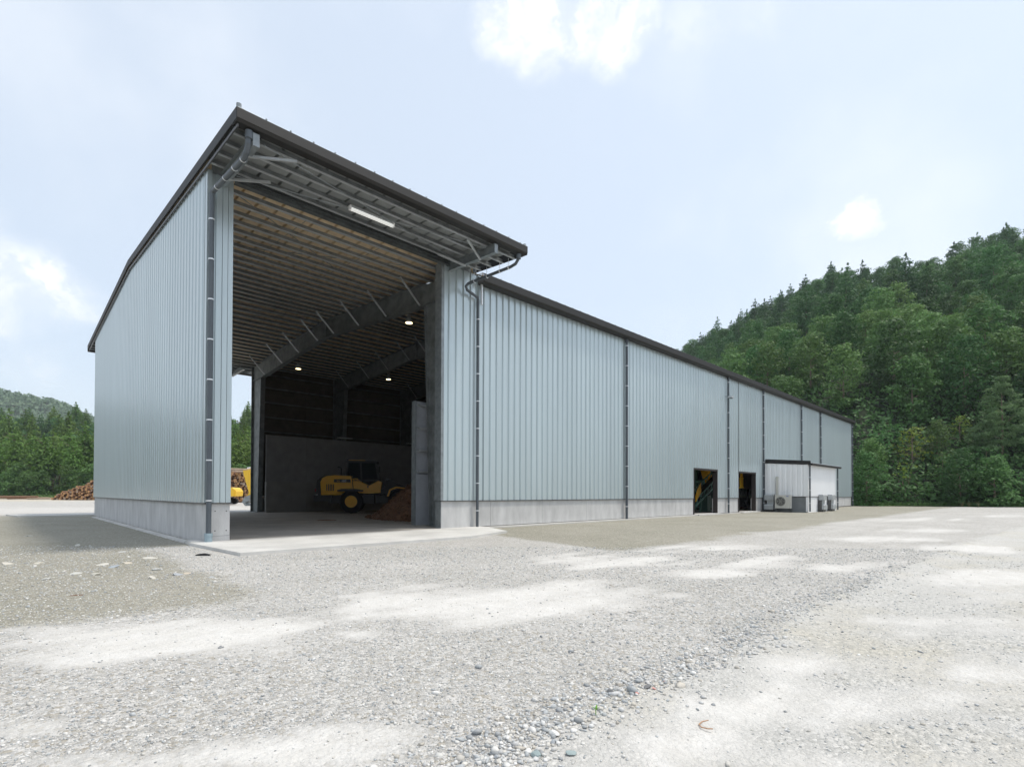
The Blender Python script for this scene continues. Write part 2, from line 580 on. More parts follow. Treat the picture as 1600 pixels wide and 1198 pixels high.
def ground_fields(P):
    """dust, olive gravel, coarse gravel for points of the ground"""
    P = np.asarray(P, float)
    D = np.stack([P[:, 0] - CAM[0], P[:, 1] - CAM[1], np.full(len(P), GZ - CAM[2])], -1)
    w = D @ AF
    ok = w > .8
    ws = np.where(ok, w, 1)
    px = 800 + FPX * (D @ AR) / ws
    py = 599 + SYPX - FPX * (D @ AU) / ws
    n1 = noise2(P[:, 0] * .9, P[:, 1] * .9, 3, 5)
    n2 = noise2(P[:, 0] * 3.1, P[:, 1] * 3.1, 8, 4)
    sk = noise2(P[:, 0] * .22 + n1, P[:, 1] * 2.2 + P[:, 0] * .15, 91, 4)
    dust = np.zeros(len(P))
    bare = np.zeros(len(P))
    for cx, cy, rx, ry, s in DUST:
        r = np.sqrt(((px - cx) / rx) ** 2 + ((py - cy) / ry) ** 2)
        r = r + (n1 - .5) * 1.1 + (n2 - .5) * .7 + (sk - .5) * 1.5
        dust = np.maximum(dust, s * (1 - sstep(.15, 1.55, r)))
    for cx, cy, rx, ry in BARE:
        r = np.sqrt(((px - cx) / rx) ** 2 + ((py - cy) / ry) ** 2) + (n1 - .5) * 1.3 + (n2 - .5) * .9
        bare = np.maximum(bare, 1 - sstep(.2, 1.5, r))
    dust = np.where(ok, dust, 0)
    bare = np.where(ok, bare, 0)
    far = sstep(.52, .62, n1)
    dust = np.maximum(dust, np.where(ok & (np.abs(px - 800) < 850) & (py < 1250), 0, far * .8))
    rd = ridge_dist(P)
    low = (1 - sstep(-.25, .15, rd + (n2 - .5) * .5)) * np.where(P[:, 0] > -9, 1, 0) * np.where(P[:, 0] < 60, 1, 0)
    # the band of olive gravel round the building, cut by the driveway into the bay
    wob = (n1 - .5) * 1.3
    band = sstep(-8.1, -6.9, P[:, 1] + wob)
    drive = sstep(-1.7, -.8, P[:, 0] + wob * .5) * (1 - sstep(6.2, 7.2, P[:, 0] + wob * .5 - np.clip((-2.5 - P[:, 1]) * -.2, -1, 2)))
    drive = drive * (P[:, 1] < 0)
    olive = band * (1 - drive)
    back = sstep(22, 24, P[:, 1] + wob)
    olive = olive * (1 - back)
    # tracks where vehicles run along the shed
    st = noise2(P[:, 0] * .16 + n1 * .5, P[:, 1] * 2.6, 61, 4)
    dust = np.clip(dust + (st - .5) * 1.0 * sstep(-6.5, -8.0, P[:, 1]), 0, 1)
    dust = np.maximum(dust, low * .45 + (st - .5) * .5 * low)
    dust = dust * (1 - .9 * bare)
    dust = dust * (1 - olive * .85)
    road = sstep(-1, 1, P[:, 1] + wob - 24) * (1 - sstep(0, 2, P[:, 1] + wob - 41))
    dust = np.maximum(dust, road * .55)
    return np.clip(dust, 0, 1), np.clip(olive, 0, 1), np.clip(low, 0, 1), rd


def axis_coords(lo, hi, step, ext_lo, ext_hi, g=1.18):
    mid = list(np.arange(lo, hi + 1e-6, step))
    a, s = [], step
    x = lo
    while x > ext_lo:
        s *= g
        x -= s
        a.append(x)
    b, s = [], step
    x = hi
    while x < ext_hi:
        s *= g
        x += s
        b.append(x)
    return np.array(a[::-1] + mid + b)


def ground_material():
    G = bpy.data.materials.new('yard_gravel')
    G.use_nodes = True
    nt = G.node_tree
    lk = nt.links.new
    b = nt.nodes['Principled BSDF']
    b.inputs['Roughness'].default_value = .92
    b.inputs['Specular IOR Level'].default_value = .2
    tc = N(nt, 'ShaderNodeTexCoord')

    def attr(nm):
        a = N(nt, 'ShaderNodeAttribute')
        a.attribute_name = nm
        return a.outputs['Fac']

    def noise(s, d=5, r=.6):
        n = N(nt, 'ShaderNodeTexNoise')
        n.inputs['Scale'].default_value = s
        n.inputs['Detail'].default_value = d
        n.inputs['Roughness'].default_value = r
        lk(tc.outputs['Object'], n.inputs['Vector'])
        return n.outputs['Fac']

    def mr(x, a, c, d=0.0, e=1.0):
        n = N(nt, 'ShaderNodeMapRange')
        n.inputs['From Min'].default_value = a
        n.inputs['From Max'].default_value = c
        n.inputs['To Min'].default_value = d
        n.inputs['To Max'].default_value = e
        lk(x, n.inputs[0])
        return n.outputs[0]

    def mix(f, a, c, mode='MIX'):
        n = N(nt, 'ShaderNodeMix', data_type='RGBA', blend_type=mode)
        for i, s in ((0, f), (6, a), (7, c)):
            if isinstance(s, (tuple, float)):
                n.inputs[i].default_value = s if isinstance(s, float) else s + (1,)
            else:
                lk(s, n.inputs[i])
        return n.outputs[2]

    def vor(s):
        n = N(nt, 'ShaderNodeTexVoronoi')
        n.inputs['Scale'].default_value = s
        lk(tc.outputs['Object'], n.inputs['Vector'])
        return n

    def math_(op, a, c):
        n = N(nt, 'ShaderNodeMath', operation=op)
        for i, s in ((0, a), (1, c)):
            if isinstance(s, float):
                n.inputs[i].default_value = s
            else:
                lk(s, n.inputs[i])
        return n.outputs[0]
    v1, v2 = vor(38), vor(95)
    # every pebble has its own grey
    sep = N(nt, 'ShaderNodeSeparateColor')
    lk(v1.outputs['Color'], sep.inputs[0])
    sep2 = N(nt, 'ShaderNodeSeparateColor')
    lk(v2.outputs['Color'], sep2.inputs[0])
    peb = math_('ADD', math_('MULTIPLY', sep.outputs[0], .6), math_('MULTIPLY', sep2.outputs[1], .4))
    grav = mix(mr(peb, .15, .85), (.36, .350, .333), (.66, .642, .615))
    grav = mix(mr(sep.outputs[2], .72, .95), grav, (.40, .37, .32))
    grav = mix(mr(noise(.5, 5), .35, .68), grav, mix(1.0, grav, (.86, .86, .85), 'MULTIPLY'))
    ol = mix(mr(peb, .1, .9), (.235, .222, .185), (.415, .395, .335))
    ol = mix(mr(noise(.35, 6), .4, .7), ol, mix(1.0, ol, (.84, .85, .82), 'MULTIPLY'))
    ol = mix(mr(sep.outputs[2], .90, .97), ol, (.48, .45, .39))
    lo = mix(mr(peb, .1, .9), (.38, .378, .357), (.61, .595, .565))
    lo = mix(mr(noise(.6, 5), .45, .72), lo, mix(1.0, lo, (.94, .90, .80), 'MULTIPLY'))
    du = mix(mr(noise(6, 8), .3, .7), (.60, .58, .545), (.675, .658, .63))
    fine = math_('SUBTRACT', noise(14, 8, .75), .5)
    fine2 = math_('SUBTRACT', noise(2.5, 6, .7), .5)
    br = math_('ADD', math_('MULTIPLY', fine, .9), math_('MULTIPLY', fine2, .5))
    br = math_('ADD', br, math_('MULTIPLY', math_('SUBTRACT', peb, .5), -.55))
    dus = mr(math_('ADD', attr('dust'), br), .18, .92)
    olv = mr(math_('ADD', attr('olive'), math_('MULTIPLY', br, .8)), .25, .75)
    low = mr(math_('ADD', attr('low'), math_('MULTIPLY', br, .5)), .35, .65)
    c = mix(low, grav, lo)
    c = mix(olv, c, ol)
    du = mix(mr(peb, .25, .8), mix(1.0, du, (.86, .865, .87), 'MULTIPLY'), du)
    c = mix(dus, c, du)
    # sawdust and rusty specks here and there
    c = mix(mr(noise(.8, 7, .7), .66, .8, 0, .35), c, (.46, .38, .28))
    c = mix(attr('sand'), c, (.50, .45, .36))
    lk(c, b.inputs['Base Color'])
    hgt = math_('ADD', math_('MULTIPLY', v1.outputs['Distance'], -.6), math_('MULTIPLY', v2.outputs['Distance'], -.25))
    hgt = math_('ADD', hgt, math_('MULTIPLY', fine, .35))
    hgt = math_('MULTIPLY', hgt, mr(dus, 0, 1, 1, .38))
    bp = N(nt, 'ShaderNodeBump')
    bp.inputs['Strength'].default_value = .9
    bp.inputs['Distance'].default_value = .025
    lk(hgt, bp.inputs['Height'])
    lk(bp.outputs[0], b.inputs['Normal'])
    return G


def ground_height(P, rd=None):
    if rd is None:
        rd = ridge_dist(P)
    z = GZ + (noise2(P[:, 0] * .7, P[:, 1] * .7, 21, 4) - .5) * .045
    near = np.exp(-((rd + .12) / .35) ** 2) * (rd > -3)
    z = z + near * .030 - (1 - sstep(-.6, .0, rd)) * .012
    # keep the soil down where the slabs lie and level along the walls
    flat = sstep(-3.8, -3.1, P[:, 1]) * (1 - sstep(24, 27, P[:, 1])) * sstep(-2, -1, P[:, 0]) * (1 - sstep(60, 62, P[:, 0]))
    return z * (1 - flat) + (GZ - .01) * flat


def make_ground():
    xs = axis_coords(-11, 12, .10, -900, 900)
    ys = axis_coords(-14.5, -1.0, .09, -700, 900)
    X, Y = np.meshgrid(xs, ys)
    P = np.stack([X.ravel(), Y.ravel()], -1)
    du, ol, lo, rd = ground_fields(P)
    z = ground_height(P, rd)
    V = np.column_stack([P, z])
    nx, ny = len(xs), len(ys)
    i = np.arange(nx * ny).reshape(ny, nx)
    F = np.stack([i[:-1, :-1], i[:-1, 1:], i[1:, 1:], i[1:, :-1]], -1).reshape(-1, 4)
    me = arrmesh('ground', V, F, ground_material(), True)
    sand = sstep(78, 82, P[:, 1] + .05 * P[:, 0]) * .85
    for nm, a in (('dust', du), ('olive', ol), ('low', lo), ('sand', sand)):
        at = me.attributes.new(nm, 'FLOAT', 'POINT')
        at.data.foreach_set('value', a.astype(np.float32))
    return link('ground', me, kind='structure')


make_ground()
# the slab of the shed and the apron before the bay
MB().box(.14, L - .2, .0, WD, -.12, 0).build('shed_floor', M['slab'], kind='structure')
MB().prism([(-.35, -.0), (-.16, -3.0), (5.5, -3.0), (7.6, -2.2), (8.4, -.32), (8.4, -.0)], 2, -.13, .004).build('apron', M['apron'], kind='structure')
MB().prism([(-.3, WD + .0), (8.4, WD + .0), (8.4, WD + 3), (-3.2, WD + 3), (-2.8, WD + .4)], 2, -.13, .0).build('rear_apron', M['apron'], kind='structure')
MB().box(-.3, -.03, -.05, .5, -.2, .02).box(-.3, -.1, .6, 18, -.2, -.035).box(8.45, 24.05, -.30, -.01, -.2, -.02).box(27.15, 30.15, -.2, -.01, -.2, -.025).build('footing', M['apron'], kind='structure')

# ------------------------------------------------------------------ shed: plinth
JOINTS = [6.75, 8.9, 11.6, 14.4, 17.2, 20.0, 22.1, 24.08, 27.1, 28.7, 30.18, 33.03]


def plinth_piece(x0, x1, y0, y1, z0=-.2, z1=PL, m='concrete', **kw):
    g = .006
    b = MB()
    b.box(x0 + (g if x1 - x0 > y1 - y0 else 0), x1 - (g if x1 - x0 > y1 - y0 else 0), y0 + (g if y1 - y0 > x1 - x0 else 0), y1 - (g if y1 - y0 > x1 - x0 else 0), z0, z1)
    return b.build('plinth_panel', M[m], shed, **kw)


o = plinth_piece(0.0, .52, 0.0, .3)
MB().add([(.03, -.001, .10), (.51, -.001, .12), (.51, -.001, .128), (.03, -.001, .108)], [(0, 1, 2, 3)]).build('form_joint', M['concrete_dark'], o)
for x_, z_ in ((.20, .70), (.44, .70), (.20, .24), (.44, .24)):
    MB().tube([(x_, -.002, z_), (x_, .01, z_)], .014, 8).build('tie_hole', M['dark'], o)
for a, b_ in [(6.75, 8.9), (8.9, 11.6), (11.6, 14.4), (14.4, 17.2), (17.2, 20.0), (20.0, 22.1), (22.1, 24.08), (27.1, 28.7), (28.7, 30.18), (33.03, 34.4), (34.4, 41.0), (41.0, 46), (46, 52), (52, L)]:
    plinth_piece(a, b_, 0, .3)
for k in range(11):
    y0 = .3 + k * 1.79
    plinth_piece(.001, .3, y0, min(y0 + 1.79, WD - .02))
for k in range(10):
    plinth_piece(7.6 + k * 5.05, 7.6 + (k + 1) * 5.05, WD - .3, WD)
plinth_piece(L - .3, L, .3, WD - .3)
# drip trims between plinth and cladding
tr = MB().box(6.72, 24.08, -.055, -.002, PL, PL + .028).build('drip_trim', M['trim'], shed)
for a, b_ in ((27.1, 30.18), (33.03, L + .04)):
    MB().box(a, b_, -.055, -.002, PL, PL + .028).build('drip_trim', M['trim'], shed)
MB().box(-.055, .56, -.055, -.002, PL, PL + .028).build('drip_trim', M['trim'], shed)
MB().box(-.055, -.002, -.002, WD + .05, PL, PL + .028).build('drip_trim', M['trim'], shed)
MB().box(6.75, 24.06, .0, .06, PL + .001, PL + .027).box(27.12, 30.16, .0, .06, PL + .001, PL + .027).box(33.05, L, .0, .06, PL + .001, PL + .027).box(0, .06, .06, WD, PL + .001, PL + .027).build('sill_plate', M['trim'], shed)

# ------------------------------------------------------------------ shed: corrugated cladding
PITCH, RIB = .305, .046


def corr_breaks(u0, u1, pitch=PITCH, depth=RIB, face=.56):
    """(u, offset) along a sheet: a raised face and a narrow groove for each pitch"""
    pts = []
    k = math.floor(u0 / pitch) - 1
    while k * pitch < u1 + pitch:
        a = k * pitch
        for t, d in ((0.0, depth), (face * pitch, depth), (face * pitch + .030, .0), (pitch - .030, .0)):
            pts.append((a + t, d))
        k += 1
    us = [p[0] for p in pts]
    ds = [p[1] for p in pts]
    inner = [(u, d) for u, d in pts if u0 + 1e-4 < u < u1 - 1e-4]
    return [(u0, float(np.interp(u0, us, ds)))] + inner + [(u1, float(np.interp(u1, us, ds)))]


def corr_sheet(u0, u1, zb, zt, place, name, m, parent, pitch=PITCH, depth=RIB, seam=True, **kw):
    br = corr_breaks(u0, u1, pitch, depth)
    b = MB()
    vs = []
    for u, d in br:
        z1 = zt(u) if callable(zt) else zt
        vs += [place(u, d, zb), place(u, d, z1)]
    b.add(vs, [(2 * i, 2 * i + 2, 2 * i + 3, 2 * i + 1) for i in range(len(br) - 1)])
    return b.build(name, m, parent, **kw)


def front(u, d, z):
    return (u, -.004 - d, z)


def gable(u, d, z):
    return (-.004 - d, u, z)


DOORS = [(24.08, 27.1), (30.18, 33.03)]
ZB, ZT = PL + .03, 8.62
edges = [6.80] + [8.235 + .915 * k for k in range(0, 55)] + [L]
edges = sorted(set([e for e in edges if e <= L] + [24.08, 27.1, 30.18, 33.03]))
for a, b_ in zip(edges[:-1], edges[1:]):
    if b_ - a < .02:
        continue
    mid = (a + b_) / 2
    zb = ZB
    for d0, d1 in DOORS:
        if d0 < mid < d1:
            zb = 2.58
    corr_sheet(a, b_, zb, ZT, front, 'wall_panel', M['clad'], shed)
k = 0
y = .12
while y < WD - .05:
    y1 = min(y + .915, WD - .02)
    corr_sheet(y, y1, ZB, lambda u: deck(u) - .13, gable, 'wall_panel', M['clad'], shed)
    y = y1
# smooth corner trims
MB().box(-.045, .0, -.05, .12, ZB, 8.66).box(.0, .06, -.05, .0, ZB, 8.66).build('corner_trim', M['clad'], shed)
MB().box(L - .1, L + .045, -.05, .0, ZB, 8.6).box(L, L + .045, .0, .12, ZB, 8.6).build('corner_trim', M['clad'], shed)
# narrow flat sheets between corner and bay opening, with thin joints
for a, b_, d in ((.155, .235, .035), (.235, .285, .02), (.295, .405, .035), (.415, .52, .035)):
    MB().box(a, b_, -d, -.002, ZB, 8.62).build('wall_panel', M['clad'], shed)
MB().box(.06, .525, .0, .06, ZB, 8.62).box(.5, .525, .06, .3, ZB, 8.62).build('jamb', M['clad'], shed)
MB().box(6.70, 6.80, -.045, .02, ZB, 8.62).box(6.70, 6.735, .02, .3, ZB, 8.62).build('jamb', M['galv'], shed)
MB().box(6.735, 6.75, .0, .3, -.01, PL).build('jamb_base', M['galv'], shed)
# door linings in the facade
for d0, d1 in DOORS:
    MB().box(d0, d0 + .05, -.05, .22, 0, 2.56).box(d1 - .05, d1, -.05, .22, 0, 2.56).box(d0 + .05, d1 - .05, -.05, .22, 2.5, 2.56).build('door_frame', M['leaf'], shed)
    MB().box(d0 - .02, d1 + .02, -.06, -.05, 2.56, 2.60).build('door_head', M['trim'], shed)
    MB().box(d0, d1, -.35, .3, -.12, .006).build('door_sill', M['apron'], shed)
# other outer walls (seen only from inside or from other places)
for k in range(26):
    a = 7.6 + k * 1.96
    corr_sheet(a, min(a + 1.96, L), ZB, 8.86, lambda u, d, z: (u, WD + .004 + d, z), 'wall_panel', M['clad'], shed)
for k in range(22):
    a = k * .91
    corr_sheet(a, a + .91, ZB, lambda u: deck(u, 50) - .13, lambda u, d, z: (L + .004 + d, u, z), 'wall_panel', M['clad'], shed)

# ------------------------------------------------------------------ shed: roof
RP = .5


def roof_strip(x, y0, y1, name='roof_sheet', under='deck_tan', canopy=False):
    b = MB()
    prof = [(0, .13), (.014, .13), (.034, 0), (.466, 0), (.486, .13), (.5, .13)]
    vs = []
    for (px_, dz) in prof:
        for yy in (y0, y1):
            vs.append((px_, yy, deck(yy, x + .25) + dz))
    n = len(prof)
    b.cur = 0
    b.add([(v[0], v[1], v[2] + .012) for v in vs], [(2 * i, 2 * i + 2, 2 * i + 3, 2 * i + 1) for i in range(n - 1)])
    b.cur = 1
    b.add(vs, [(2 * i, 2 * i + 2, 2 * i + 3, 2 * i + 1) for i in range(n - 1)])
    return b.mesh(name, [M['deck_top'], M[under]])


cache = {}
nx = int(L / RP) + 1
for i in range(nx):
    x = i * RP - .03
    bay = x + .25 < HX
    for key, y0, y1, un in ((('n', bay), -.02 if bay else -.05, 10.0, 'deck_tan'), (('f', bay), 10.0, WD + (.02 if bay else .27), 'deck_tan')) + (((('c1', bay), -2.36, -.02, 'deck_grey'), (('c2', bay), WD + .02, 22.36, 'deck_grey')) if bay else ()):
        if key not in cache:
            cache[key] = roof_strip(x, y0, y1, under=un)
        link('roof_sheet', cache[key], shed, (x, 0, 0))
# ridge cap
MB().prism([(9.6, deck(9.6) + .15), (10, RIDGE + .18), (10.4, deck(10.4) + .15), (10.4, deck(10.4) + .17), (10, RIDGE + .21), (9.6, deck(9.6) + .17)], 0, -.05, L).build('ridge_cap', M['deck_top'], shed)


def strip_along(y0, y1, x0, x1, zo, h, name, m, parent=shed, n=8, xx=0.0):
    """a flashing that follows the roof slope, between x0 and x1"""
    b = MB()
    ys = sorted(set([y0, y1] + ([10.0] if y0 < 10 < y1 else [])))
    for a, c in zip(ys[:-1], ys[1:]):
        za, zc = deck(a, xx) + zo, deck(c, xx) + zo
        b.add([(x0, a, za - h), (x1, a, za - h), (x1, a, za), (x0, a, za), (x0, c, zc - h), (x1, c, zc - h), (x1, c, zc), (x0, c, zc)],
              [(0, 3, 2, 1), (4, 5, 6, 7), (0, 1, 5, 4), (1, 2, 6, 5), (2, 3, 7, 6), (3, 0, 4, 7)])
    return b.build(name, m, parent)


MB().box(6.76, HX + .02, .012, .03, 8.60, 8.85).build('eave_closure', M['galv'], shed)
MB().box(6.76, HX + .02, WD - .03, WD - .012, 8.60, 9.02).build('eave_closure', M['galv'], shed)
MB().box(.06, .53, .012, .03, 8.60, 8.85).build('eave_closure', M['galv'], shed)
strip_along(-.05, 20.05, HX + .0, HX + .02, .14, .34, 'roof_step', M['deck_top'])
strip_along(-2.42, 22.42, -.135, -.10, .155, .235, 'rake_flashing', M['fascia'])
strip_along(-2.42, 22.42, -.10, .02, .17, .02, 'rake_cap', M['deck_top'])
strip_along(-2.36, 22.36, -.098, -.072, -.14, .06, 'rake_soffit', M['trim'])
strip_along(-2.42, 0.0, HX + .03, HX + .065, .16, .27, 'rake_flashing', M['fascia'])
strip_along(-2.42, 0.0, HX - .06, HX + .03, .17, .02, 'rake_cap', M['deck_top'])
strip_along(20, 22.42, HX + .03, HX + .065, .16, .27, 'rake_flashing', M['fascia'])


def gutter(x0, x1, yo, zt, h, w, sgn=-1, name='gutter'):
    """box gutter; yo: outer face"""
    y_in = yo - sgn * w
    g = MB()
    g.prism([(yo, zt - h + .05), (yo - sgn * .06, zt - h), (y_in, zt - h), (y_in, zt - h + .012), (yo - sgn * .07, zt - h + .012), (yo - sgn * .015, zt - h + .055), (yo - sgn * .015, zt - .012), (yo - sgn * .05, zt - .012), (yo - sgn * .05, zt), (yo, zt)], 0, x0, x1)
    o = g.build(name, M['fascia'], shed)
    MB().box(x0, x1, min(y_in, y_in + sgn * .02), max(y_in, y_in + sgn * .02), zt - h + .012, zt - .02).build('gutter_back', M['fascia'], o)
    return o


g1 = gutter(-.13, HX + .06, -2.44, 8.80, .25, .26)
g2 = gutter(HX + .075, L + .12, -.40, 8.595, .30, .34)
gutter(-.13, HX + .06, 22.44, 9.0, .32, .3, 1)
gutter(HX + .075, L + .12, WD + .40, 8.80, .3, .34, 1)
# thin edge of galvanised sheet above the gutters
MB().box(-.13, HX + .06, -2.42, -2.25, 8.803, 8.815).build('eave_drip', M['deck_top'], shed)
# fixings standing on the eave
bm_ = MB().tube([(0, 0, 0), (0, 0, .055)], .009, 6).tube([(0, 0, .03), (0, 0, .042)], .020, 6).box(-.03, .03, -.02, .02, -.01, .004).mesh('eave_bolt', M['galv'])
for i in range(1, 17):
    link('eave_bolt', bm_, shed, (-.05 + i * .5, -2.38, 8.82))
for i in range(56):
    link('eave_bolt', bm_, shed, (8.55 + i * .5, -.34, 8.60))
MB().tube([(-.07, -2.36, 8.8), (-.07, -2.36, 8.92)], .05, 8).build('roof_corner_cap', M['galv'], shed)
MB().tube([(HX, -2.36, 8.8), (HX, -2.36, 8.88)], .05, 8).build('roof_corner_cap', M['galv'], shed)

# purlins (C sections along the building)


def purlin(y, x0, x1, m='steel_dk', lip='galv_lt'):
    b = MB()
    z = deck(y, 30 if x0 > HX else 0) - .004
    if x0 < HX and x1 > HX:
        z = deck(y, 30) - .004
    b.box(x0, x1, y - .004, y + .004, z - .135, z - .008)
    b.box(x0, x1, y - .004, y + .06, z - .008, z)
    b.cur = 1
    b.box(x0, x1, y - .052, y - .004, z - .143, z - .135)
    b.box(x0, x1, y - .056, y - .052, z - .143, z - .118)
    return b.build('purlin', [M[m], M[lip]], shed)


y = .45
while y < 19.8:
    purlin(y, .02, L - .05)
    y += .60
for y in (-.28, -.82, -1.36, -1.9, WD + .4, WD + 1.0, WD + 1.6, WD + 2.1):
    purlin(y, -.06, HX)


# frames: tapered columns and pitched rafters
def plate(b, poly, x, t):
    """a plate in the plane x from (y, z) points"""
    b.prism(poly, 0, x - t / 2, x + t / 2)


def frame(x, m='steel_dk', wide=.26):
    rt = -.17
    yi0, yi1 = 1.42, 1.82
    zk = 7.85
    col_ = MB()
    plate(col_, [(.27, .02), (yi0, .02), (yi1, zk), (yi1, deck(yi1, 30) + rt), (.27, deck(.27, 30) + rt)], x, .014)
    col_.box(x - wide / 2, x + wide / 2, .25, .27, .02, deck(.26, 30) + rt)
    col_.bar((x, yi0 + .01, .02), (x, yi1 + .01, zk), wide, .02, up=(0, 1, 0))
    col_.box(x - wide / 2, x + wide / 2, .28, yi1 + .02, zk - .01, zk + .01)
    c = col_.build('column', M[m], shed)
    MB().box(x - .22, x + .22, .2, yi0 + .12, .0, .022).build('base_plate', M['galv'], c)
    cf = MB()
    plate(cf, [(WD - .27, .02), (WD - yi0, .02), (WD - yi1, zk), (WD - yi1, deck(WD - yi1, 30) + rt), (WD - .27, deck(WD - .27, 30) + rt)], x, .014)
    cf.box(x - wide / 2, x + wide / 2, WD - .27, WD - .25, .02, deck(WD - .26, 30) + rt)
    cf.bar((x, WD - yi0 - .01, .02), (x, WD - yi1 - .01, zk), wide, .02, up=(0, 1, 0))
    cf.box(x - wide / 2, x + wide / 2, WD - yi1 - .02, WD - .28, zk - .01, zk + .01)
    c = cf.build('column', M[m], shed)
    MB().box(x - .22, x + .22, WD - yi0 - .12, WD - .2, .0, .022).build('base_plate', M['galv'], c)
    for s in (0, 1):
        ya, yb = (yi1, 10) if s == 0 else (10, WD - yi1)
        r = MB()
        ta, tb = deck(ya, 30) + rt, deck(yb, 30) + rt
        ba, bb = (zk, deck(10, 30) + rt - .80) if s == 0 else (deck(10, 30) + rt - .80, zk)
        plate(r, [(ya, ba), (yb, bb), (yb, tb), (ya, ta)], x, .014)
        r.bar((x, ya, ta + .008), (x, yb, tb + .008), wide, .016)
        r.bar((x, ya, ba - .008), (x, yb, bb - .008), wide, .016)
        o = r.build('rafter', M[m], shed)
        MB().box(x - wide / 2, x + wide / 2, yb - .012 if s == 0 else ya, yb if s == 0 else ya + .012, (bb if s == 0 else ba), (tb if s == 0 else ta)).build('splice_plate', M[m], o)


FX = [7.45, 12.6, 17.8, 23.0, 45.0, 50.5, 54.9]
for x in FX:
    frame(x)
# fly braces from the purlins down to the lower flange
for x in FX[:3]:
    for y in (2.1, 4.4, 6.6, 8.9, 10.6, 12.8, 15.0, 17.6):
        zb_ = (7.85 + (deck(10, 30) - .97 - 7.85) * ((y - 1.82) / 8.18 if y < 10 else (18.18 - y) / 8.18)) + .03
        MB().bar((x - .12, y, zb_), (x - .95, y, deck(y, 30) - .12), .05, .05).build('fly_brace', M['galv_lt'], shed)
# beam over the bay opening and its mate over the rear opening
for y in (-.07, WD + .03):
    b = MB()
    zz = deck(y) - .165
    b.box(.53, 7.3, y, y + .012, zz - .10, zz)
    b.box(.53, 7.3, y + .02, y + .03, zz + .012, zz + .15)
    b.box(.53, 7.3, y - .07, y + .09, zz - .112, zz - .10)
    b.box(.53, 7.3, y - .07, y + .09, zz, zz + .012)
    b.build('lintel_beam', M['lintel'], shed)
# cantilever brackets under the canopies
for x in (.28, 7.0):
    for s in (0, 1):
        b = MB()
        ya, yb = (-.05, -2.3) if s == 0 else (WD + .05, WD + 2.3)
        za, zb_ = deck(ya) - .165, deck(yb) - .165
        b.bar((x, ya, za - .15), (x, yb, zb_ - .11), .012, .24)
        b.bar((x, ya, za - .277), (x, yb, zb_ - .237), .13, .012)
        b.bar((x, ya, za - .02), (x, yb, zb_ + .02), .13, .012)
        b.box(x - .065, x + .065, min(yb, yb - .014), max(yb, yb - .014), zb_ - .25, zb_ + .01)
        b.build('canopy_bracket', M['galv'], shed)
for p, q in (((7.0, -.9, 8.30), (6.2, -.5, 8.55)), ((7.0, -1.6, 8.28), (6.2, -1.95, 8.5)), ((.28, -.5, 8.35), (1.1, -.8, 8.5)), ((.28, -1.8, 8.28), (1.2, -2.1, 8.45))):
    MB().bar(p, q, .05, .05).build('canopy_brace', M['galv_lt'], shed)
# sag rods and wind bracing under the roof
for p, q in (((.6, .5), (7.2, 5.2)), ((.6, 5.2), (7.2, .5)), ((.6, 5.4), (7.2, 10)), ((.6, 10), (7.2, 5.4)), ((.6, 10), (7.2, 14.8)), ((.6, 14.8), (7.2, 10)), ((.5, -.3), (7.6, -2.1)), ((.5, -2.1), (7.6, -.3))):
    MB().tube([(p[0], p[1], deck(p[1]) - .2), (q[0], q[1], deck(q[1]) - .2)], .011, 6).build('wind_brace', M['galv'], shed)
for x in (2.6, 4.9):
    for a, c in ((.5, 10), (10, 19.4)):
        MB().tube([(x, a, deck(a) - .17), (x, c, deck(c) - .17)], .007, 5).build('sag_rod', M['galv'], shed)
# gable end frame inside
MB().box(.09, .29, .3, .5, 0, 8.5).build('end_column', M['galv'], shed)
for y in (6.6, 13.3, 19.5):
    MB().box(.09, .29, y, y + .2, 0, deck(y) - .2).build('end_column', M['galv'], shed)
for z in (2.2, 3.6, 5.0, 6.4, 7.7):
    MB().box(.03, .09, .5, 19.5, z, z + .08).build('girt', M['galv'], shed)
# inner lining and girts of the far wall
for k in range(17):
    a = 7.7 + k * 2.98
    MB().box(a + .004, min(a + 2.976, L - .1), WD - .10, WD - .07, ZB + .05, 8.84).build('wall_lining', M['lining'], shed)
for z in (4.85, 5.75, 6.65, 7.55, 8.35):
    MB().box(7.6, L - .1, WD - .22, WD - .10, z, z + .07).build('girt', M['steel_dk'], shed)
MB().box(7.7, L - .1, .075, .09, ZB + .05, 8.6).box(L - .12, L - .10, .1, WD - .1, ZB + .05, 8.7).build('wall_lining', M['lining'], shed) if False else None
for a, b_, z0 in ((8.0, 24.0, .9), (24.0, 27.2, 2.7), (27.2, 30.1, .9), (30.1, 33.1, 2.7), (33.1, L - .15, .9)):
    MB().box(a + .003, b_ - .003, .07, .085, z0, 8.6).build('wall_lining', M['lining'], shed)
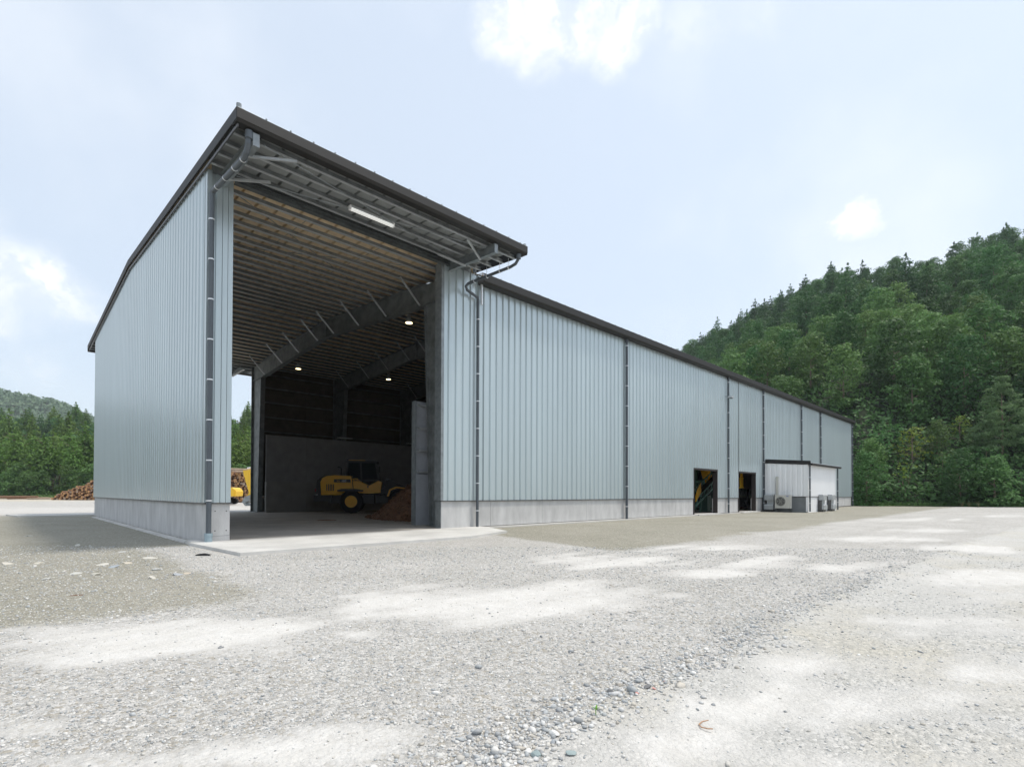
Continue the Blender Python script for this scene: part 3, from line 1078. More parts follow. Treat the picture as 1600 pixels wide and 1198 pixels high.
# retaining (push) walls inside: cast concrete below, stiffened steel plate above
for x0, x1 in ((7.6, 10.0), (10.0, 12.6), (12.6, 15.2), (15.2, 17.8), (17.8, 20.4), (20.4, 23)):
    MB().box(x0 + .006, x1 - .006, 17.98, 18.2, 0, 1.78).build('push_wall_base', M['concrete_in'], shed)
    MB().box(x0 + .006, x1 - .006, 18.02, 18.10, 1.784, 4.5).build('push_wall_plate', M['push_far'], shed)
for x0, x1 in ((7.11, 9.4), (9.4, 12.0), (12.0, 14.6), (14.6, 17.0)):
    MB().box(x0 + .006, x1 - .006, 1.98, 2.2, 0, 1.80).build('push_wall_base', M['push'], shed)
    o = MB().box(x0 + .006, x1 - .006, 2.06, 2.12, 1.804, 4.42).build('push_wall_plate', M['push'], shed)
    for z in (1.86, 2.62, 3.42, 4.24):
        MB().box(x0 + .10, x1 - .012, 1.93, 2.06, z, z + .07).build('plate_stiffener', M['galv_lt'], o)
MB().box(7.085, 7.115, 1.97, 2.21, 0, 4.42).build('push_wall_edge', M['galv'], shed)
# cable tray ends on the far columns
for x in (12.45, 17.6):
    MB().box(x - .55, x + .4, 17.7, 17.95, 4.62, 4.68).build('cable_tray', M['galv_lt'], shed)
# upright channel at the rear opening
MB().box(7.52, 7.60, WD - .2, WD - .1, 0, 8.5).build('rear_jamb', M['galv'], shed)
MB().box(7.50, 7.7, WD - .06, WD + .0, ZB, 8.6).build('rear_jamb', M['clad'], shed)

# ------------------------------------------------------------------ downpipes
bk = MB().box(-.012, .012, -.075, .07, -.012, .012).tube([(0, 0, -.014), (0, 0, .014)], .066, 10).mesh('pipe_bracket', M['zinc'])


def brackets(parent, x, y, z0, z1, step=.93):
    z = z0
    while z < z1:
        link('pipe_bracket', bk, parent, (x, y, z))
        z += step


def pipe_run(pts, r, m, n=10):
    return MB().tube(pts, r, n).build('downpipe', M[m], shed, smooth=False)


o = pipe_run([(.03, -.14, .05), (.03, -.14, 8.05), (.05, -.2, 8.12), (.15, -2.0, 8.10), (.15, -2.15, 8.16), (.15, -2.24, 8.28), (.15, -2.27, 8.5)], .058, 'pipe', 12)
brackets(o, .03, -.14, .95, 8.0)
for t in (.12, .4, .7, .95):
    MB().tube([(.05 + .1 * t, -.2 - 1.8 * t, 8.12 - .02 * t), (.052 + .1 * t, -.225 - 1.8 * t, 8.12 - .02 * t)], .066, 10).build('pipe_bracket', M['zinc'], o)
MB().tube([(.03, -.14, .0), (.03, -.14, .18)], .082, 12).build('pipe_socket', M['pipe_lt'], o)
MB().tube([(.03, -.14, .13), (.03, -.14, .20)], .09, 12).build('pipe_socket', M['pipe_lt'], o)
MB().tube([(.15, -2.27, 8.36), (.15, -2.27, 8.52)], .078, 12).build('pipe_socket', M['pipe'], o)
o = pipe_run([(8.17, -.14, .0), (8.17, -.14, 7.70), (8.12, -.16, 7.80), (7.62, -.22, 7.90), (7.52, -.27, 7.98), (7.54, -.36, 8.05), (7.95, -1.95, 8.24), (7.97, -2.15, 8.28), (7.98, -2.24, 8.38), (7.98, -2.27, 8.52)], .048, 'pipe_dk', 12)
brackets(o, 8.17, -.14, .55, 7.6)
MB().tube([(7.98, -2.27, 8.4), (7.98, -2.27, 8.54)], .075, 12).build('pipe_socket', M['pipe'], o)
for t in (.15, .45, .75, .95):
    p = Vector((7.54, -.36, 8.05)).lerp(Vector((7.95, -1.95, 8.24)), t)
    MB().tube([p, p + Vector((.006, -.025, .003))], .064, 10).tube([p + Vector((0, 0, .05)), p + Vector((0, 0, .3))], .008, 5).build('pipe_bracket', M['zinc'], o)
# a short one behind it from the main gutter
MB().tube([(8.33, -.14, 7.6), (8.33, -.14, 8.3)], .045, 10).build('downpipe', M['zinc'], shed)
for x in (17.26, 28.43, 34.19, 42.37, 47.53, L - .05):
    o = pipe_run([(x, -.14, -.02), (x, -.14, 8.3)], .058, 'pipe_dk', 12)
    brackets(o, x, -.14, .55, 8.2)
    MB().tube([(x, -.14, 8.16), (x, -.14, 8.32)], .078, 12).build('pipe_socket', M['pipe_dk'], o)

# ------------------------------------------------------------------ lamps on the building
fl = thing('floodlight', 'small grey floodlight on the facade beside the third downpipe', 'floodlight', (28.15, -.05, 7.05))
MB().bar((0, .03, .05), (-.02, -.28, .02), .05, .03).build('arm', M['galv'], fl)
MB().box(-.17, .15, -.48, -.26, -.10, .02).build('lamp_head', M['galv_lt'], fl)
MB().box(-.15, .13, -.46, -.28, -.115, -.10).build('lens', M['dark'], fl)
tl = thing('tube_light', 'white fluorescent tube light under the front canopy', 'tube light', (3.6, -1.12, 8.52))
MB().box(-.64, .64, -.045, .045, -.02, .05).build('housing', M['galv_lt'], tl)
MB().prism([(-.045, -.07), (.045, -.07), (.05, -.02), (-.05, -.02)], 0, -.62, .62).build('diffuser', M['tube_on'], tl)
MB().box(-.66, -.62, -.05, .05, -.075, .03).box(.62, .66, -.05, .05, -.075, .03).build('end_cap', M['white'], tl)


def high_bay(x, y, z, label):
    t = thing('high_bay_lamp', label, 'ceiling lamp', (x, y, z), 0, 'lit high bay lamps in the shed')
    MB().tube([(0, 0, 0), (0, 0, .10), (0, 0, .16), (0, 0, .30)], [.15, .13, .08, .07], 16).build('housing', M['galv_lt'], t)
    MB().tube([(0, 0, -.012), (0, 0, -.002)], .13, 16).build('diffuser', M['lamp_on'], t)
    MB().tube([(0, 0, .3), (0, 0, max(.4, deck(y, 30) - .15 - z))], .012, 6).build('hanger', M['steel_dk'], t)


high_bay(8.05, 3.9, 7.86, 'lit round lamp below the first rafter near the tall column')
high_bay(8.0, 14.5, 7.82, 'lit round lamp at the low far end of the first rafter')
high_bay(13.2, 13.95, 7.98, 'lit round lamp deep inside by the second rafter')

# ------------------------------------------------------------------ lean-to annex
ax = thing('lean_to_annex', 'white corrugated lean-to annex with dark fascia against the long facade', 'annex', (34.4, 0, 0))
AXL, AXD = 6.65, 2.82


def ax_end(u, d, z):
    return (-.004 - d, -u, z)


def ax_front(u, d, z):
    return (u, -AXD - .004 - d, z)


for k in range(4):
    a = .18 + k * .65
    corr_sheet(a, min(a + .65, AXD - .08), 1.0, lambda u: 3.28 - .07 * u, ax_end, 'wall_panel', M['white_clad'], ax, pitch=.325, depth=.04)
for k in range(8):
    a = .08 + k * .82
    corr_sheet(a, min(a + .82, AXL - .04), 1.0, 3.07, ax_front, 'wall_panel', M['white_clad'], ax, pitch=.2, depth=.02)
MB().box(-.03, .08, -AXD - .03, -AXD, 0, 3.1).box(-.03, .0, -AXD, -AXD + .1, 0, 3.1).build('corner_trim', M['white_clad'], ax)
MB().box(.0, .25, -AXD + .1, -.35, -.1, .96).build('plinth_panel', M['concrete_dark'], ax)
MB().box(.08, AXL, -AXD, -AXD + .25, -.1, .96).build('plinth_panel', M['white_clad'], ax)
MB().box(-.05, -.002, -AXD - .03, -.1, .965, .995).build('drip_trim', M['trim'], ax)
MB().box(.08, AXL, -AXD - .05, -AXD - .002, .965, .995).build('drip_trim', M['trim'], ax)
corr_sheet(.05, AXD - .1, 0, 3.1, lambda u, d, z: (AXL + d, -u, z), 'wall_panel', M['white_clad'], ax)
MB().prism([(-AXD - .1, 3.13), (-.06, 3.35), (-.06, 3.37), (-AXD - .1, 3.15)], 0, -.02, AXL + .1).build('roof_board', M['deck_grey'], ax)
for k in range(17):
    x0 = -.06 + k * .405
    b = MB()
    pr = [(0, .06), (.05, .06), (.08, 0), (.33, 0), (.36, .06), (.405, .06)]
    vs = []
    for px_, dz in pr:
        vs += [(x0 + px_, -AXD - .22, 3.17 + dz), (x0 + px_, -.06, 3.40 + dz)]
    b.add(vs, [(2 * i, 2 * i + 2, 2 * i + 3, 2 * i + 1) for i in range(5)])
    b.build('roof_sheet', M['deck_top'], ax)
b = MB()
b.add([(-.10, -AXD - .2, 3.10), (-.07, -AXD - .2, 3.10), (-.07, -AXD - .2, 3.33), (-.10, -AXD - .2, 3.33), (-.10, -.2, 3.30), (-.07, -.2, 3.30), (-.07, -.2, 3.56), (-.10, -.2, 3.56)],
      [(0, 3, 2, 1), (4, 5, 6, 7), (0, 1, 5, 4), (1, 2, 6, 5), (2, 3, 7, 6), (3, 0, 4, 7)])
b.build('rake_flashing', M['fascia'], ax)
MB().prism([(-AXD - .33, 3.1), (-AXD - .30, 3.04), (-AXD - .20, 3.04), (-AXD - .20, 3.17), (-AXD - .33, 3.17)], 0, -.12, AXL + .22).build('gutter', M['fascia'], ax)
for x in (.02, AXL - .02):
    o = MB().tube([(x, -AXD - .13, 0), (x, -AXD - .13, 3.06)], .05, 10).build('downpipe', M['pipe_dk'], ax)
    z = .55
    while z < 3:
        link('pipe_bracket', bk, o, (x, -AXD - .13, z))
        z += .85


def vent_hood(name, label, loc, rz, w=.58):
    t = thing(name, label, 'vent hood', loc, rz, 'steel vent hoods on the annex')
    b = MB()
    b.prism([(-.30, .74), (0, .74), (0, 1.12), (-.24, 1.12), (-.30, 1.06)], 0, -w / 2, w / 2)
    b.build('upper_hood', M['hoodgrey'], t)
    MB().box(-w / 2 + .12, w / 2 - .02, -.18, 0, .45, .74).build('duct', M['hoodgrey'], t)
    MB().prism([(-.34, .10), (0, .10), (0, .45), (-.28, .45), (-.34, .38)], 0, -w / 2, w / 2).build('lower_hood', M['hoodgrey'], t)
    MB().box(-w / 2 - .03, -w / 2 + .02, -.2, 0, .0, .74).build('side_post', M['trim'], t)
    MB().box(-w / 2 + .05, w / 2 - .05, -.25, -.02, -.04, .10).build('foot', M['trim'], t)
    return t


vent_hood('vent_hood', 'grey steel vent hood in the corner behind the air conditioner', (34.34, -.52, 0), -math.pi / 2)
vent_hood('vent_hood', 'grey steel vent hood on the bright annex front, nearer the corner pipe', (36.95, -2.88, 0), 0, .8)
vent_hood('vent_hood', 'grey steel vent hood on the bright annex front, nearer the end pipe', (39.15, -2.88, 0), 0, .8)

ac = thing('air_conditioner', 'ivory air conditioner outdoor unit with round fan on the annex end wall', 'air conditioner', (34.05, -1.5, 0))
MB().box(-.36, .0, -.47, .47, .20, 1.08).build('casing', M['acbeige'], ac)
fan = MB().tube([(-.372, .12, .66), (-.362, .12, .66)], .30, 24).build('fan_grille', M['dark'], ac)
for k in range(3):
    rr = .09 + k * .085
    pts = [(-.38, .12 + rr * math.cos(t), .66 + rr * math.sin(t)) for t in np.linspace(0, 2 * math.pi, 25)]
    MB().tube(pts, .009, 5).build('grille_ring', M['acbeige'], fan)
for k in range(6):
    t = k * math.pi / 3
    MB().bar((-.378, .12, .66), (-.378, .12 + .29 * math.cos(t), .66 + .29 * math.sin(t)), .012, .008).build('grille_spoke', M['acbeige'], fan)
MB().box(-.365, -.36, -.38, -.24, .98, 1.02).build('badge', M['blue_badge'], ac)
MB().box(-.12, .22, -.474, -.47, .5, .62).build('handle', M['trim'], ac) if False else None
MB().bar((-.3, -.36, .18), (.3, -.36, .18), .05, .04).bar((-.3, -.36, .16), (.3, -.36, -.02), .04, .04).build('support_bracket', M['trim'], ac)
MB().bar((-.3, .36, .18), (.3, .36, .18), .05, .04).bar((-.3, .36, .16), (.3, .36, -.02), .04, .04).build('support_bracket', M['trim'], ac)
MB().box(.16, .30, .46, .58, .2, 2.30).box(.15, .31, .45, .59, 2.18, 2.32).build('pipe_cover', M['acbeige'], ac)


# ------------------------------------------------------------------ wheel loader inside the bay
def wheel(parent, x, y, r, w, side, name='wheel'):
    b = MB()
    prof = [(-w / 2, r * .50), (-w / 2, r * .86), (-w * .40, r * .97), (0, r), (w * .40, r * .97), (w / 2, r * .86), (w / 2, r * .50)]
    n = 28
    vs, fs = [], []
    for k in range(n):
        a = 2 * math.pi * k / n
        for (yy, rr) in prof:
            q = rr * (1.0 if k % 2 or abs(yy) >= w / 2 - .01 else .955)
            vs.append((x + q * math.cos(a), y + yy, r + q * math.sin(a)))
    p = len(prof)
    for k in range(n):
        k2 = (k + 1) % n
        for i in range(p - 1):
            fs.append((k * p + i, k * p + i + 1, k2 * p + i + 1, k2 * p + i))
    wh = b.add(vs, fs).build(name, M['rubber'], parent)
    s = side
    rb = MB()
    rb.tube([(x, y + s * w * .47, r), (x, y + s * w * .40, r), (x, y + s * w * .28, r), (x, y + s * w * .24, r)], [r * .52, r * .50, r * .36, r * .34], 24)
    rb.tube([(x, y + s * w * .24, r), (x, y + s * w * .40, r)], [r * .22, r * .18], 16)
    rb.tube([(x, y - s * w * .45, r), (x, y - s * w * .4, r)], r * .6, 20)
    rb.build('rim', M['yellow'], wh)
    for k in range(6):
        a = k * math.pi / 3
        MB().tube([(x + .3 * r * math.cos(a), y + s * w * .27, r + .3 * r * math.sin(a)), (x + .3 * r * math.cos(a), y + s * w * .34, r + .3 * r * math.sin(a))], .02, 6).build('wheel_nut', M['galv'], wh)
    return wh


def txt(s, size, loc, rot, m, parent, name='lettering'):
    cu = bpy.data.curves.new(name, 'FONT')
    cu.body = s
    cu.size = size
    cu.extrude = .002
    cu.align_x = 'CENTER'
    cu.materials.append(m)
    tmp = bpy.data.objects.new('tmp_text', cu)
    col.objects.link(tmp)
    bpy.context.view_layer.update()
    me = bpy.data.meshes.new_from_object(tmp.evaluated_get(bpy.context.evaluated_depsgraph_get()))
    bpy.data.objects.remove(tmp)
    o = link(name, me, parent, loc)
    o.rotation_euler = rot
    return o


LD = thing('wheel_loader', 'yellow wheel loader with black cab parked facing the bark heap inside the bay', 'wheel loader', (10.97, 14.0, 0.0), rad(-33))
hood = MB()
hp = [(-1.62, 1.02), (-.35, 1.02), (-.05, 1.30), (.02, 1.34), (.02, 2.08), (-.9, 2.12), (-1.32, 2.07), (-1.55, 1.95), (-1.66, 1.75)]
for s0, s1 in ((-.72, .72),):
    hood.prism(hp, 1, s0, s1)
hood.build('engine_hood', M['yellow'], LD)
MB().prism([(-1.92, .98), (-1.63, 1.0), (-1.67, 1.75), (-1.56, 1.96), (-1.32, 2.085), (-.9, 2.135), (-.9, 2.16), (-1.36, 2.12), (-1.66, 2.0), (-1.84, 1.82)], 1, -.70, .70).build('rear_grille', M['dark'], LD)
MB().box(-2.0, -1.1, -.78, .78, .66, 1.015).build('counterweight', M['dark'], LD)
MB().box(-1.25, 1.2, -.5, .5, .55, 1.04).build('rear_frame', M['dark'], LD)
for sy in (-1, 1):
    MB().box(-1.95, -1.88, sy * .62 - .08, sy * .62 + .08, 1.2, 1.36).build('tail_lamp', M['lamp_tail'], LD)
    MB().box(-1.90, -1.80, sy * .74 - .03, sy * .74 + .03, .82, 1.05).build('reflector', M['white'], LD)
    MB().box(-.95, -.06, sy * .725 - .004, sy * .725 + .004, 1.72, 1.90).build('name_stripe', M['dark'], LD)
    MB().prism([(-.72, 1.22), (.62, 1.22), (.62, 1.30), (.25, 1.36), (-.5, 1.36), (-.72, 1.30)], 1, min(sy * .72, sy * 1.12), max(sy * .72, sy * 1.12)).build('rear_fender', M['dark'], LD)
    MB().box(-.1, .35, sy * .8 - .14, sy * .8 + .14, .62, .80).build('step', M['dark'], LD)
txt('100', .17, (-.42, -.731, 1.745), (math.pi / 2, 0, 0), M['white'], LD)
txt('WA', .10, (-.72, -.731, 1.77), (math.pi / 2, 0, 0), M['yellow'], LD)
txt('100', .17, (-.42, .731, 1.745), (math.pi / 2, 0, math.pi), M['white'], LD)
MB().prism([(.02, 1.15), (.9, 1.10), (1.55, 1.15), (1.62, 1.75), (1.45, 1.85), (.95, 1.55), (.55, 1.72), (.3, 1.95), (.02, 1.95)], 1, -.66, .66).build('cab_base', M['yellow'], LD)
MB().box(.84, .90, -.675, -.665, 1.42, 1.58).build('hatch', M['dark'], LD)
cb = MB()
for (x_, x2) in ((-.32, -.22), (.52, .46), (1.45, 1.28)):
    for sy in (-1, 1):
        cb.bar((x_, sy * .62, 1.86), (x2, sy * .60, 2.86), .09, .09, up=(0, 1, 0))
cb.box(-.36, 1.5, -.66, .66, 1.80, 1.90)
cb.build('cab_frame', M['dark'], LD)
MB().prism([(-.30, 2.84), (1.36, 2.84), (1.42, 2.90), (1.30, 2.95), (-.25, 2.95), (-.34, 2.90)], 1, -.68, .68).build('cab_roof', M['dark'], LD)
MB().box(-.2, .7, -.55, .55, 2.952, 2.985).build('roof_cover', M['yellow'], LD)
for sy in (-1, 1):
    MB().add([(-.30, sy * .605, 1.9), (.48, sy * .605, 1.9), (.44, sy * .59, 2.84), (-.2, sy * .59, 2.84)], [(0, 1, 2, 3)]).build('side_window', M['glass'], LD)
    MB().add([(.56, sy * .605, 1.9), (1.42, sy * .605, 1.9), (1.27, sy * .59, 2.84), (.50, sy * .59, 2.84)], [(0, 1, 2, 3)]).build('side_window', M['glass'], LD)
    MB().bar((1.35, sy * .66, 2.55), (1.45, sy * .95, 2.6), .03, .03).box(1.38, 1.46, sy * .95 - .1, sy * .95 + .1, 2.35, 2.7).build('mirror', M['dark'], LD)
MB().add([(1.44, -.6, 1.9), (1.44, .6, 1.9), (1.28, .58, 2.84), (1.28, -.58, 2.84)], [(0, 1, 2, 3)]).build('windscreen', M['glass'], LD)
MB().add([(-.31, -.6, 1.9), (-.31, .6, 1.9), (-.22, .58, 2.84), (-.22, -.58, 2.84)], [(0, 1, 2, 3)]).build('rear_window', M['glass'], LD)
MB().box(.25, .75, -.28, .28, 1.9, 2.05).box(.18, .3, -.26, .26, 2.05, 2.6).build('seat', M['dark'], LD)
MB().tube([(1.05, 0, 1.9), (.95, 0, 2.2)], .03, 6).tube([(.93, .18 * math.cos(t), 2.22 + .1 * math.sin(t)) for t in np.linspace(0, 6.283, 13)], .015, 5).build('steering_wheel', M['dark'], LD)
for sy in (-1, 1):
    for k in range(5):
        MB().box(-1.35 + k * .09, -1.30 + k * .09, sy * .722 - .004, sy * .722 + .004, 1.25, 1.62).build('louvre', M['dark'], LD)
    MB().tube([(.1, sy * .70, 1.2), (.02, sy * .72, 1.9), (-.1, sy * .70, 2.3)], .018, 6).build('hand_rail', M['dark'], LD)
    MB().tube([(1.1, sy * .3, 1.15), (1.5, sy * .5, 1.0), (1.9, sy * .3, 1.1)], .03, 6).build('hose', M['dark'], LD)
    MB().box(-.30, -.18, sy * .5 - .09, sy * .5 + .09, 2.95, 3.05).build('work_lamp', M['dark'], LD)
MB().tube([(-.62, -.3, 2.05), (-.62, -.3, 2.48), (-.70, -.3, 2.58), (-.80, -.3, 2.6)], .045, 8).build('exhaust', M['dark'], LD)
for sy in (-1, 1):
    wheel(LD, 0, sy * .80, .66, .46, sy)
    wheel(LD, 2.6, sy * .80, .66, .46, sy)
    MB().prism([(1.92, .95), (2.02, .95), (2.12, 1.27), (2.42, 1.42), (2.95, 1.36), (3.2, 1.20), (3.22, 1.26), (2.95, 1.44), (2.4, 1.50), (2.05, 1.34)], 1, min(sy * .6, sy * 1.03), max(sy * .6, sy * 1.03)).build('front_fender', M['yellow'], LD)
    MB().prism([(1.75, 1.62), (2.2, 1.85), (3.1, 1.30), (3.95, .42), (3.75, .36), (2.95, 1.05), (2.2, 1.55), (1.8, 1.4)], 1, sy * .42 - .05, sy * .42 + .05).build('lift_arm', M['dark'], LD)
    MB().tube([(1.75, sy * .42, 1.0), (3.05, sy * .42, 1.12)], .06, 8).build('lift_cylinder', M['dark'], LD)
    o = MB().tube([(1.9, sy * .66, 1.45), (1.9, sy * .72, 1.9)], .02, 6).build('lamp_post', M['dark'], LD)
    MB().box(1.86, 1.98, sy * .74 - .1, sy * .74 + .1, 1.86, 2.0).build('head_lamp', M['steel_dk'], o)
MB().box(1.3, 3.0, -.36, .36, .55, 1.35).build('front_frame', M['dark'], LD)
MB().prism([(1.7, 1.3), (2.25, 1.3), (2.2, 1.9), (1.85, 1.9)], 1, -.3, .3).build('loader_tower', M['dark'], LD)
MB().tube([(2.1, 0, 1.75), (3.5, 0, 1.2)], .07, 8).build('tilt_cylinder', M['dark'], LD)
bp_ = [(3.62, .18), (3.95, .02), (4.75, .02), (4.75, .07), (4.0, .10), (3.75, .28), (3.78, .85), (3.98, 1.1), (3.93, 1.14), (3.66, .9)]
bk_ = MB().prism(bp_, 1, -1.15, 1.15).build('bucket', M['dark'], LD)
for sy in (-1.15, 1.11):
    MB().prism([(3.66, .2), (3.95, .06), (4.75, .06), (3.95, 1.1), (3.68, .88)], 1, sy, sy + .04).build('bucket_side', M['dark'], bk_)


# bark and chip heap
def heap():
    rng = np.random.default_rng(4)
    nx_, ny_ = 90, 90
    xs = np.linspace(6.6, 17.5, nx_)
    ys = np.linspace(2.25, 12.2, ny_)
    X, Y = np.meshgrid(xs, ys)
    r = np.sqrt(((X - 13.2) / 5.0) ** 2 + ((Y - 5.4) / 5.6) ** 2)
    h = np.clip(1 - r, 0, 1) * 4.6
    h = h + (noise2(X * 1.1, Y * 1.1, 2, 5) - .5) * .7 * sstep(0, .5, h) + (noise2(X * 5, Y * 5, 6, 3) - .5) * .22 * sstep(0, .1, h)
    h = np.where(h > .01, h, -.03)
    h *= np.clip((X - 6.6) * 1.0, 0, 1) ** .3
    V = np.column_stack([X.ravel(), Y.ravel(), h.ravel()])
    i = np.arange(nx_ * ny_).reshape(ny_, nx_)
    F = np.stack([i[:-1, :-1], i[:-1, 1:], i[1:, 1:], i[1:, :-1]], -1).reshape(-1, 4)
    me = arrmesh('bark_heap', V, F, M['chips'])
    t = thing('bark_heap', 'tall heap of brown bark chips before the wheel loader', 'bark heap')
    link('heap_body', me, t)
    # loose chips on it
    n = 9000
    px_, py_ = rng.uniform(6.8, 17, n), rng.uniform(2.4, 12, n)
    r = np.sqrt(((px_ - 13.2) / 5.0) ** 2 + ((py_ - 5.4) / 5.6) ** 2)
    keep = r < 1.06
    px_, py_, r = px_[keep], py_[keep], r[keep]
    n = len(px_)
    hh = np.clip(1 - r, 0, 1) * 4.6
    hh = hh + (noise2(px_ * 1.1, py_ * 1.1, 2, 5) - .5) * .7 * sstep(0, .5, hh) + (noise2(px_ * 5, py_ * 5, 6, 3) - .5) * .22 * sstep(0, .1, hh)
    c = np.column_stack([px_, py_, np.maximum(hh, .01) + .02])
    a = rng.normal(size=(n, 3)); a /= np.linalg.norm(a, axis=1)[:, None]
    b = np.cross(a, rng.normal(size=(n, 3))); b /= np.linalg.norm(b, axis=1)[:, None]
    a *= rng.uniform(.03, .10, n)[:, None]
    b *= rng.uniform(.012, .03, n)[:, None]
    V = np.stack([c - a - b, c + a - b, c + a + b, c - a + b], 1).reshape(-1, 3)
    F = np.arange(4 * n).reshape(-1, 4)
    link('loose_chips', arrmesh('loose_chips', V, F, M['chips']), t, kind='stuff')


heap()

# ------------------------------------------------------------------ machinery seen through the small doors
cv = thing('conveyor', 'green inclined belt conveyor with yellow guards inside the nearer doorway', 'conveyor', (29.0, 1.5, 0))
for s in (0, .75):
    b = MB()
    b.bar((-1.6, s, .35), (2.6, s, 2.35), .06, .10)
    b.bar((-1.6, s, .75), (2.6, s, 2.75), .06, .06)
    for k in range(8):
        x0 = -1.4 + k * .5
        b.bar((x0, s, .45 + .476 * (x0 + 1.6)), (x0 + .12, s, .72 + .476 * (x0 + 1.72)), .04, .04)
    b.build('side_frame', M['green_lt'], cv)
MB().bar((-1.6, .375, .50), (2.6, .375, 2.50), .62, .03).build('belt', M['dark'], cv)
for x_, h in ((-.9, .65), (.9, 1.5)):
    for s in (0, .75):
        MB().box(x_ - .09, x_ + .09, s - .06, s + .06, 0, h).build('leg', M['green'], cv)
MB().prism([(-1.75, .65), (-1.05, 1.25), (-1.05, 1.85), (-1.5, 1.45), (-1.75, 1.0)], 1, -.12, -.08).build('guard', M['yellow'], cv)
MB().box(-.15, .35, -.1, .3, 0, 1.0).build('motor_stand', M['green'], cv)
hp_ = thing('feed_hopper', 'dark green machine frame with sloping yellow chute behind the conveyor', 'machine', (32.6, 3.4, 0))
for x_ in (-1.4, 0, 1.4):
    for y_ in (0, 1.2):
        MB().box(x_ - .07, x_ + .07, y_ - .07, y_ + .07, 0, 3.6).build('post', M['green'], hp_)
MB().box(-1.5, 1.5, -.08, 1.28, 1.95, 2.08).box(-1.5, 1.5, -.08, 1.28, 3.5, 3.6).build('deck_frame', M['green'], hp_)
MB().bar((-.7, -.2, 3.7), (.35, -.2, 1.9), .5, .42).build('chute', M['yellow'], hp_)
MB().box(-1.4, 1.4, .3, 1.2, .2, 1.0).build('gearbox', M['dark'], hp_)
MB().box(-1.0, -.4, -.5, -.1, .0, .18).box(.2, .9, -.5, -.1, .0, .16).build('foot', M['redwall'], hp_)
hs_ = thing('hanging_hook_block', 'yellow hanging frame of a hoist inside the farther doorway', 'hoist', (33.75, 1.2, 1.55))
MB().bar((-.28, 0, .05), (.28, 0, .05), .1, .10).bar((-.28, 0, .72), (.28, 0, .72), .08, .05).bar((-.2, 0, .1), (-.2, 0, .7), .07, .07).bar((.2, 0, .1), (.2, 0, .7), .07, .07).build('frame', M['hoist'], hs_)
MB().bar((0, 0, .1), (0, 0, .7), .12, .1).bar((0, 0, .74), (0, 0, 6.9), .16, .1).build('mast', M['yellow'], hs_)
rw = thing('storage_bin', 'rust red steel bin on black legs inside the farther doorway', 'bin', (40.0, 3.4, 0))
MB().box(-1.9, 1.8, -.3, 1.5, 1.55, 3.6).build('bin_body', M['redwall'], rw)
for x_ in (-1.8, 0, 1.7):
    MB().box(x_ - .08, x_ + .08, -.25, -.09, 0, 1.55).build('leg', M['dark'], rw)
MB().box(-1.6, 1.6, 0, 1.2, .1, .9).build('motor', M['steel_dk'], rw)
MB().tube([(-1.2, -.5, .5), (1.2, -.5, .62)], .12, 10).build('drive_shaft', M['steel_dk'], rw)
MB().box(-2, 1.8, -.7, -.4, .0, .12).build('base_beam', M['redwall'], rw)

# ------------------------------------------------------------------ far side yard: logs and excavators
def log_pile(name, label, px0, px1, depth, prof, n, seed, rlo=.09, rhi=.19, length=4.0, longs=0):
    """a stack of logs lying towards the viewer between two bearings; prof(t) gives its height"""
    rng = random.Random(seed)
    a, c = polar(px0, depth), polar(px1, depth)
    wid = float(np.hypot(*(c - a)[:2]))
    ux = (c - a) / wid
    uy = np.array([-ux[1], ux[0], 0])
    t = thing(name, label, 'log pile', tuple(a))
    b = MB()
    rows = int(4.6 / .26)
    placed = 0
    for r in range(rows):
        x = (r % 2) * .15
        while x < wid:
            rad_ = rng.uniform(rlo, rhi)
            z = .14 + r * .255 + rng.uniform(-.05, .05)
            if z < prof(x / wid) + rng.uniform(-.12, .12):
                off = rng.uniform(-.45, .45) + .10 * r
                tilt = rng.uniform(-.06, .06)
                p = ux * x + uy * off + np.array([0, 0, z])
                q = ux * (x + tilt * length) + uy * (off + length) + np.array([0, 0, z + rng.uniform(-.1, .1)])
                d = (q - p)
                b.cur = 0
                b.tube([p, q], rad_, 8, caps=False)
                b.cur = 1 if rng.random() < .8 else 2
                d = d / np.linalg.norm(d)
                s_ = Vector(d).orthogonal().normalized()
                u_ = Vector(d).cross(s_)
                b.add([Vector(p) - Vector(d) * .003 + (s_ * math.cos(k * .7854) + u_ * math.sin(k * .7854)) * rad_ for k in range(8)], [tuple(range(8))])
                placed += 1
            x += rad_ * 2 + rng.uniform(.0, .06)
    b.build('stacked_logs', [M['logbark'], M['logend'], M['logold']], t, kind='stuff')
    for k in range(longs):
        x0 = rng.uniform(.1, .5) * wid
        z = prof(.5) + .12 + .12 * (k % 3)
        p = ux * x0 + uy * rng.uniform(0, 3) + np.array([0, 0, z])
        q = ux * (x0 + rng.uniform(4, 8)) + uy * rng.uniform(0, 3) + np.array([0, 0, z + rng.uniform(-.5, .6)])
        MB().tube([p, q], [.14, .09], 8).build('loose_log', M['logold'], t)
    return t


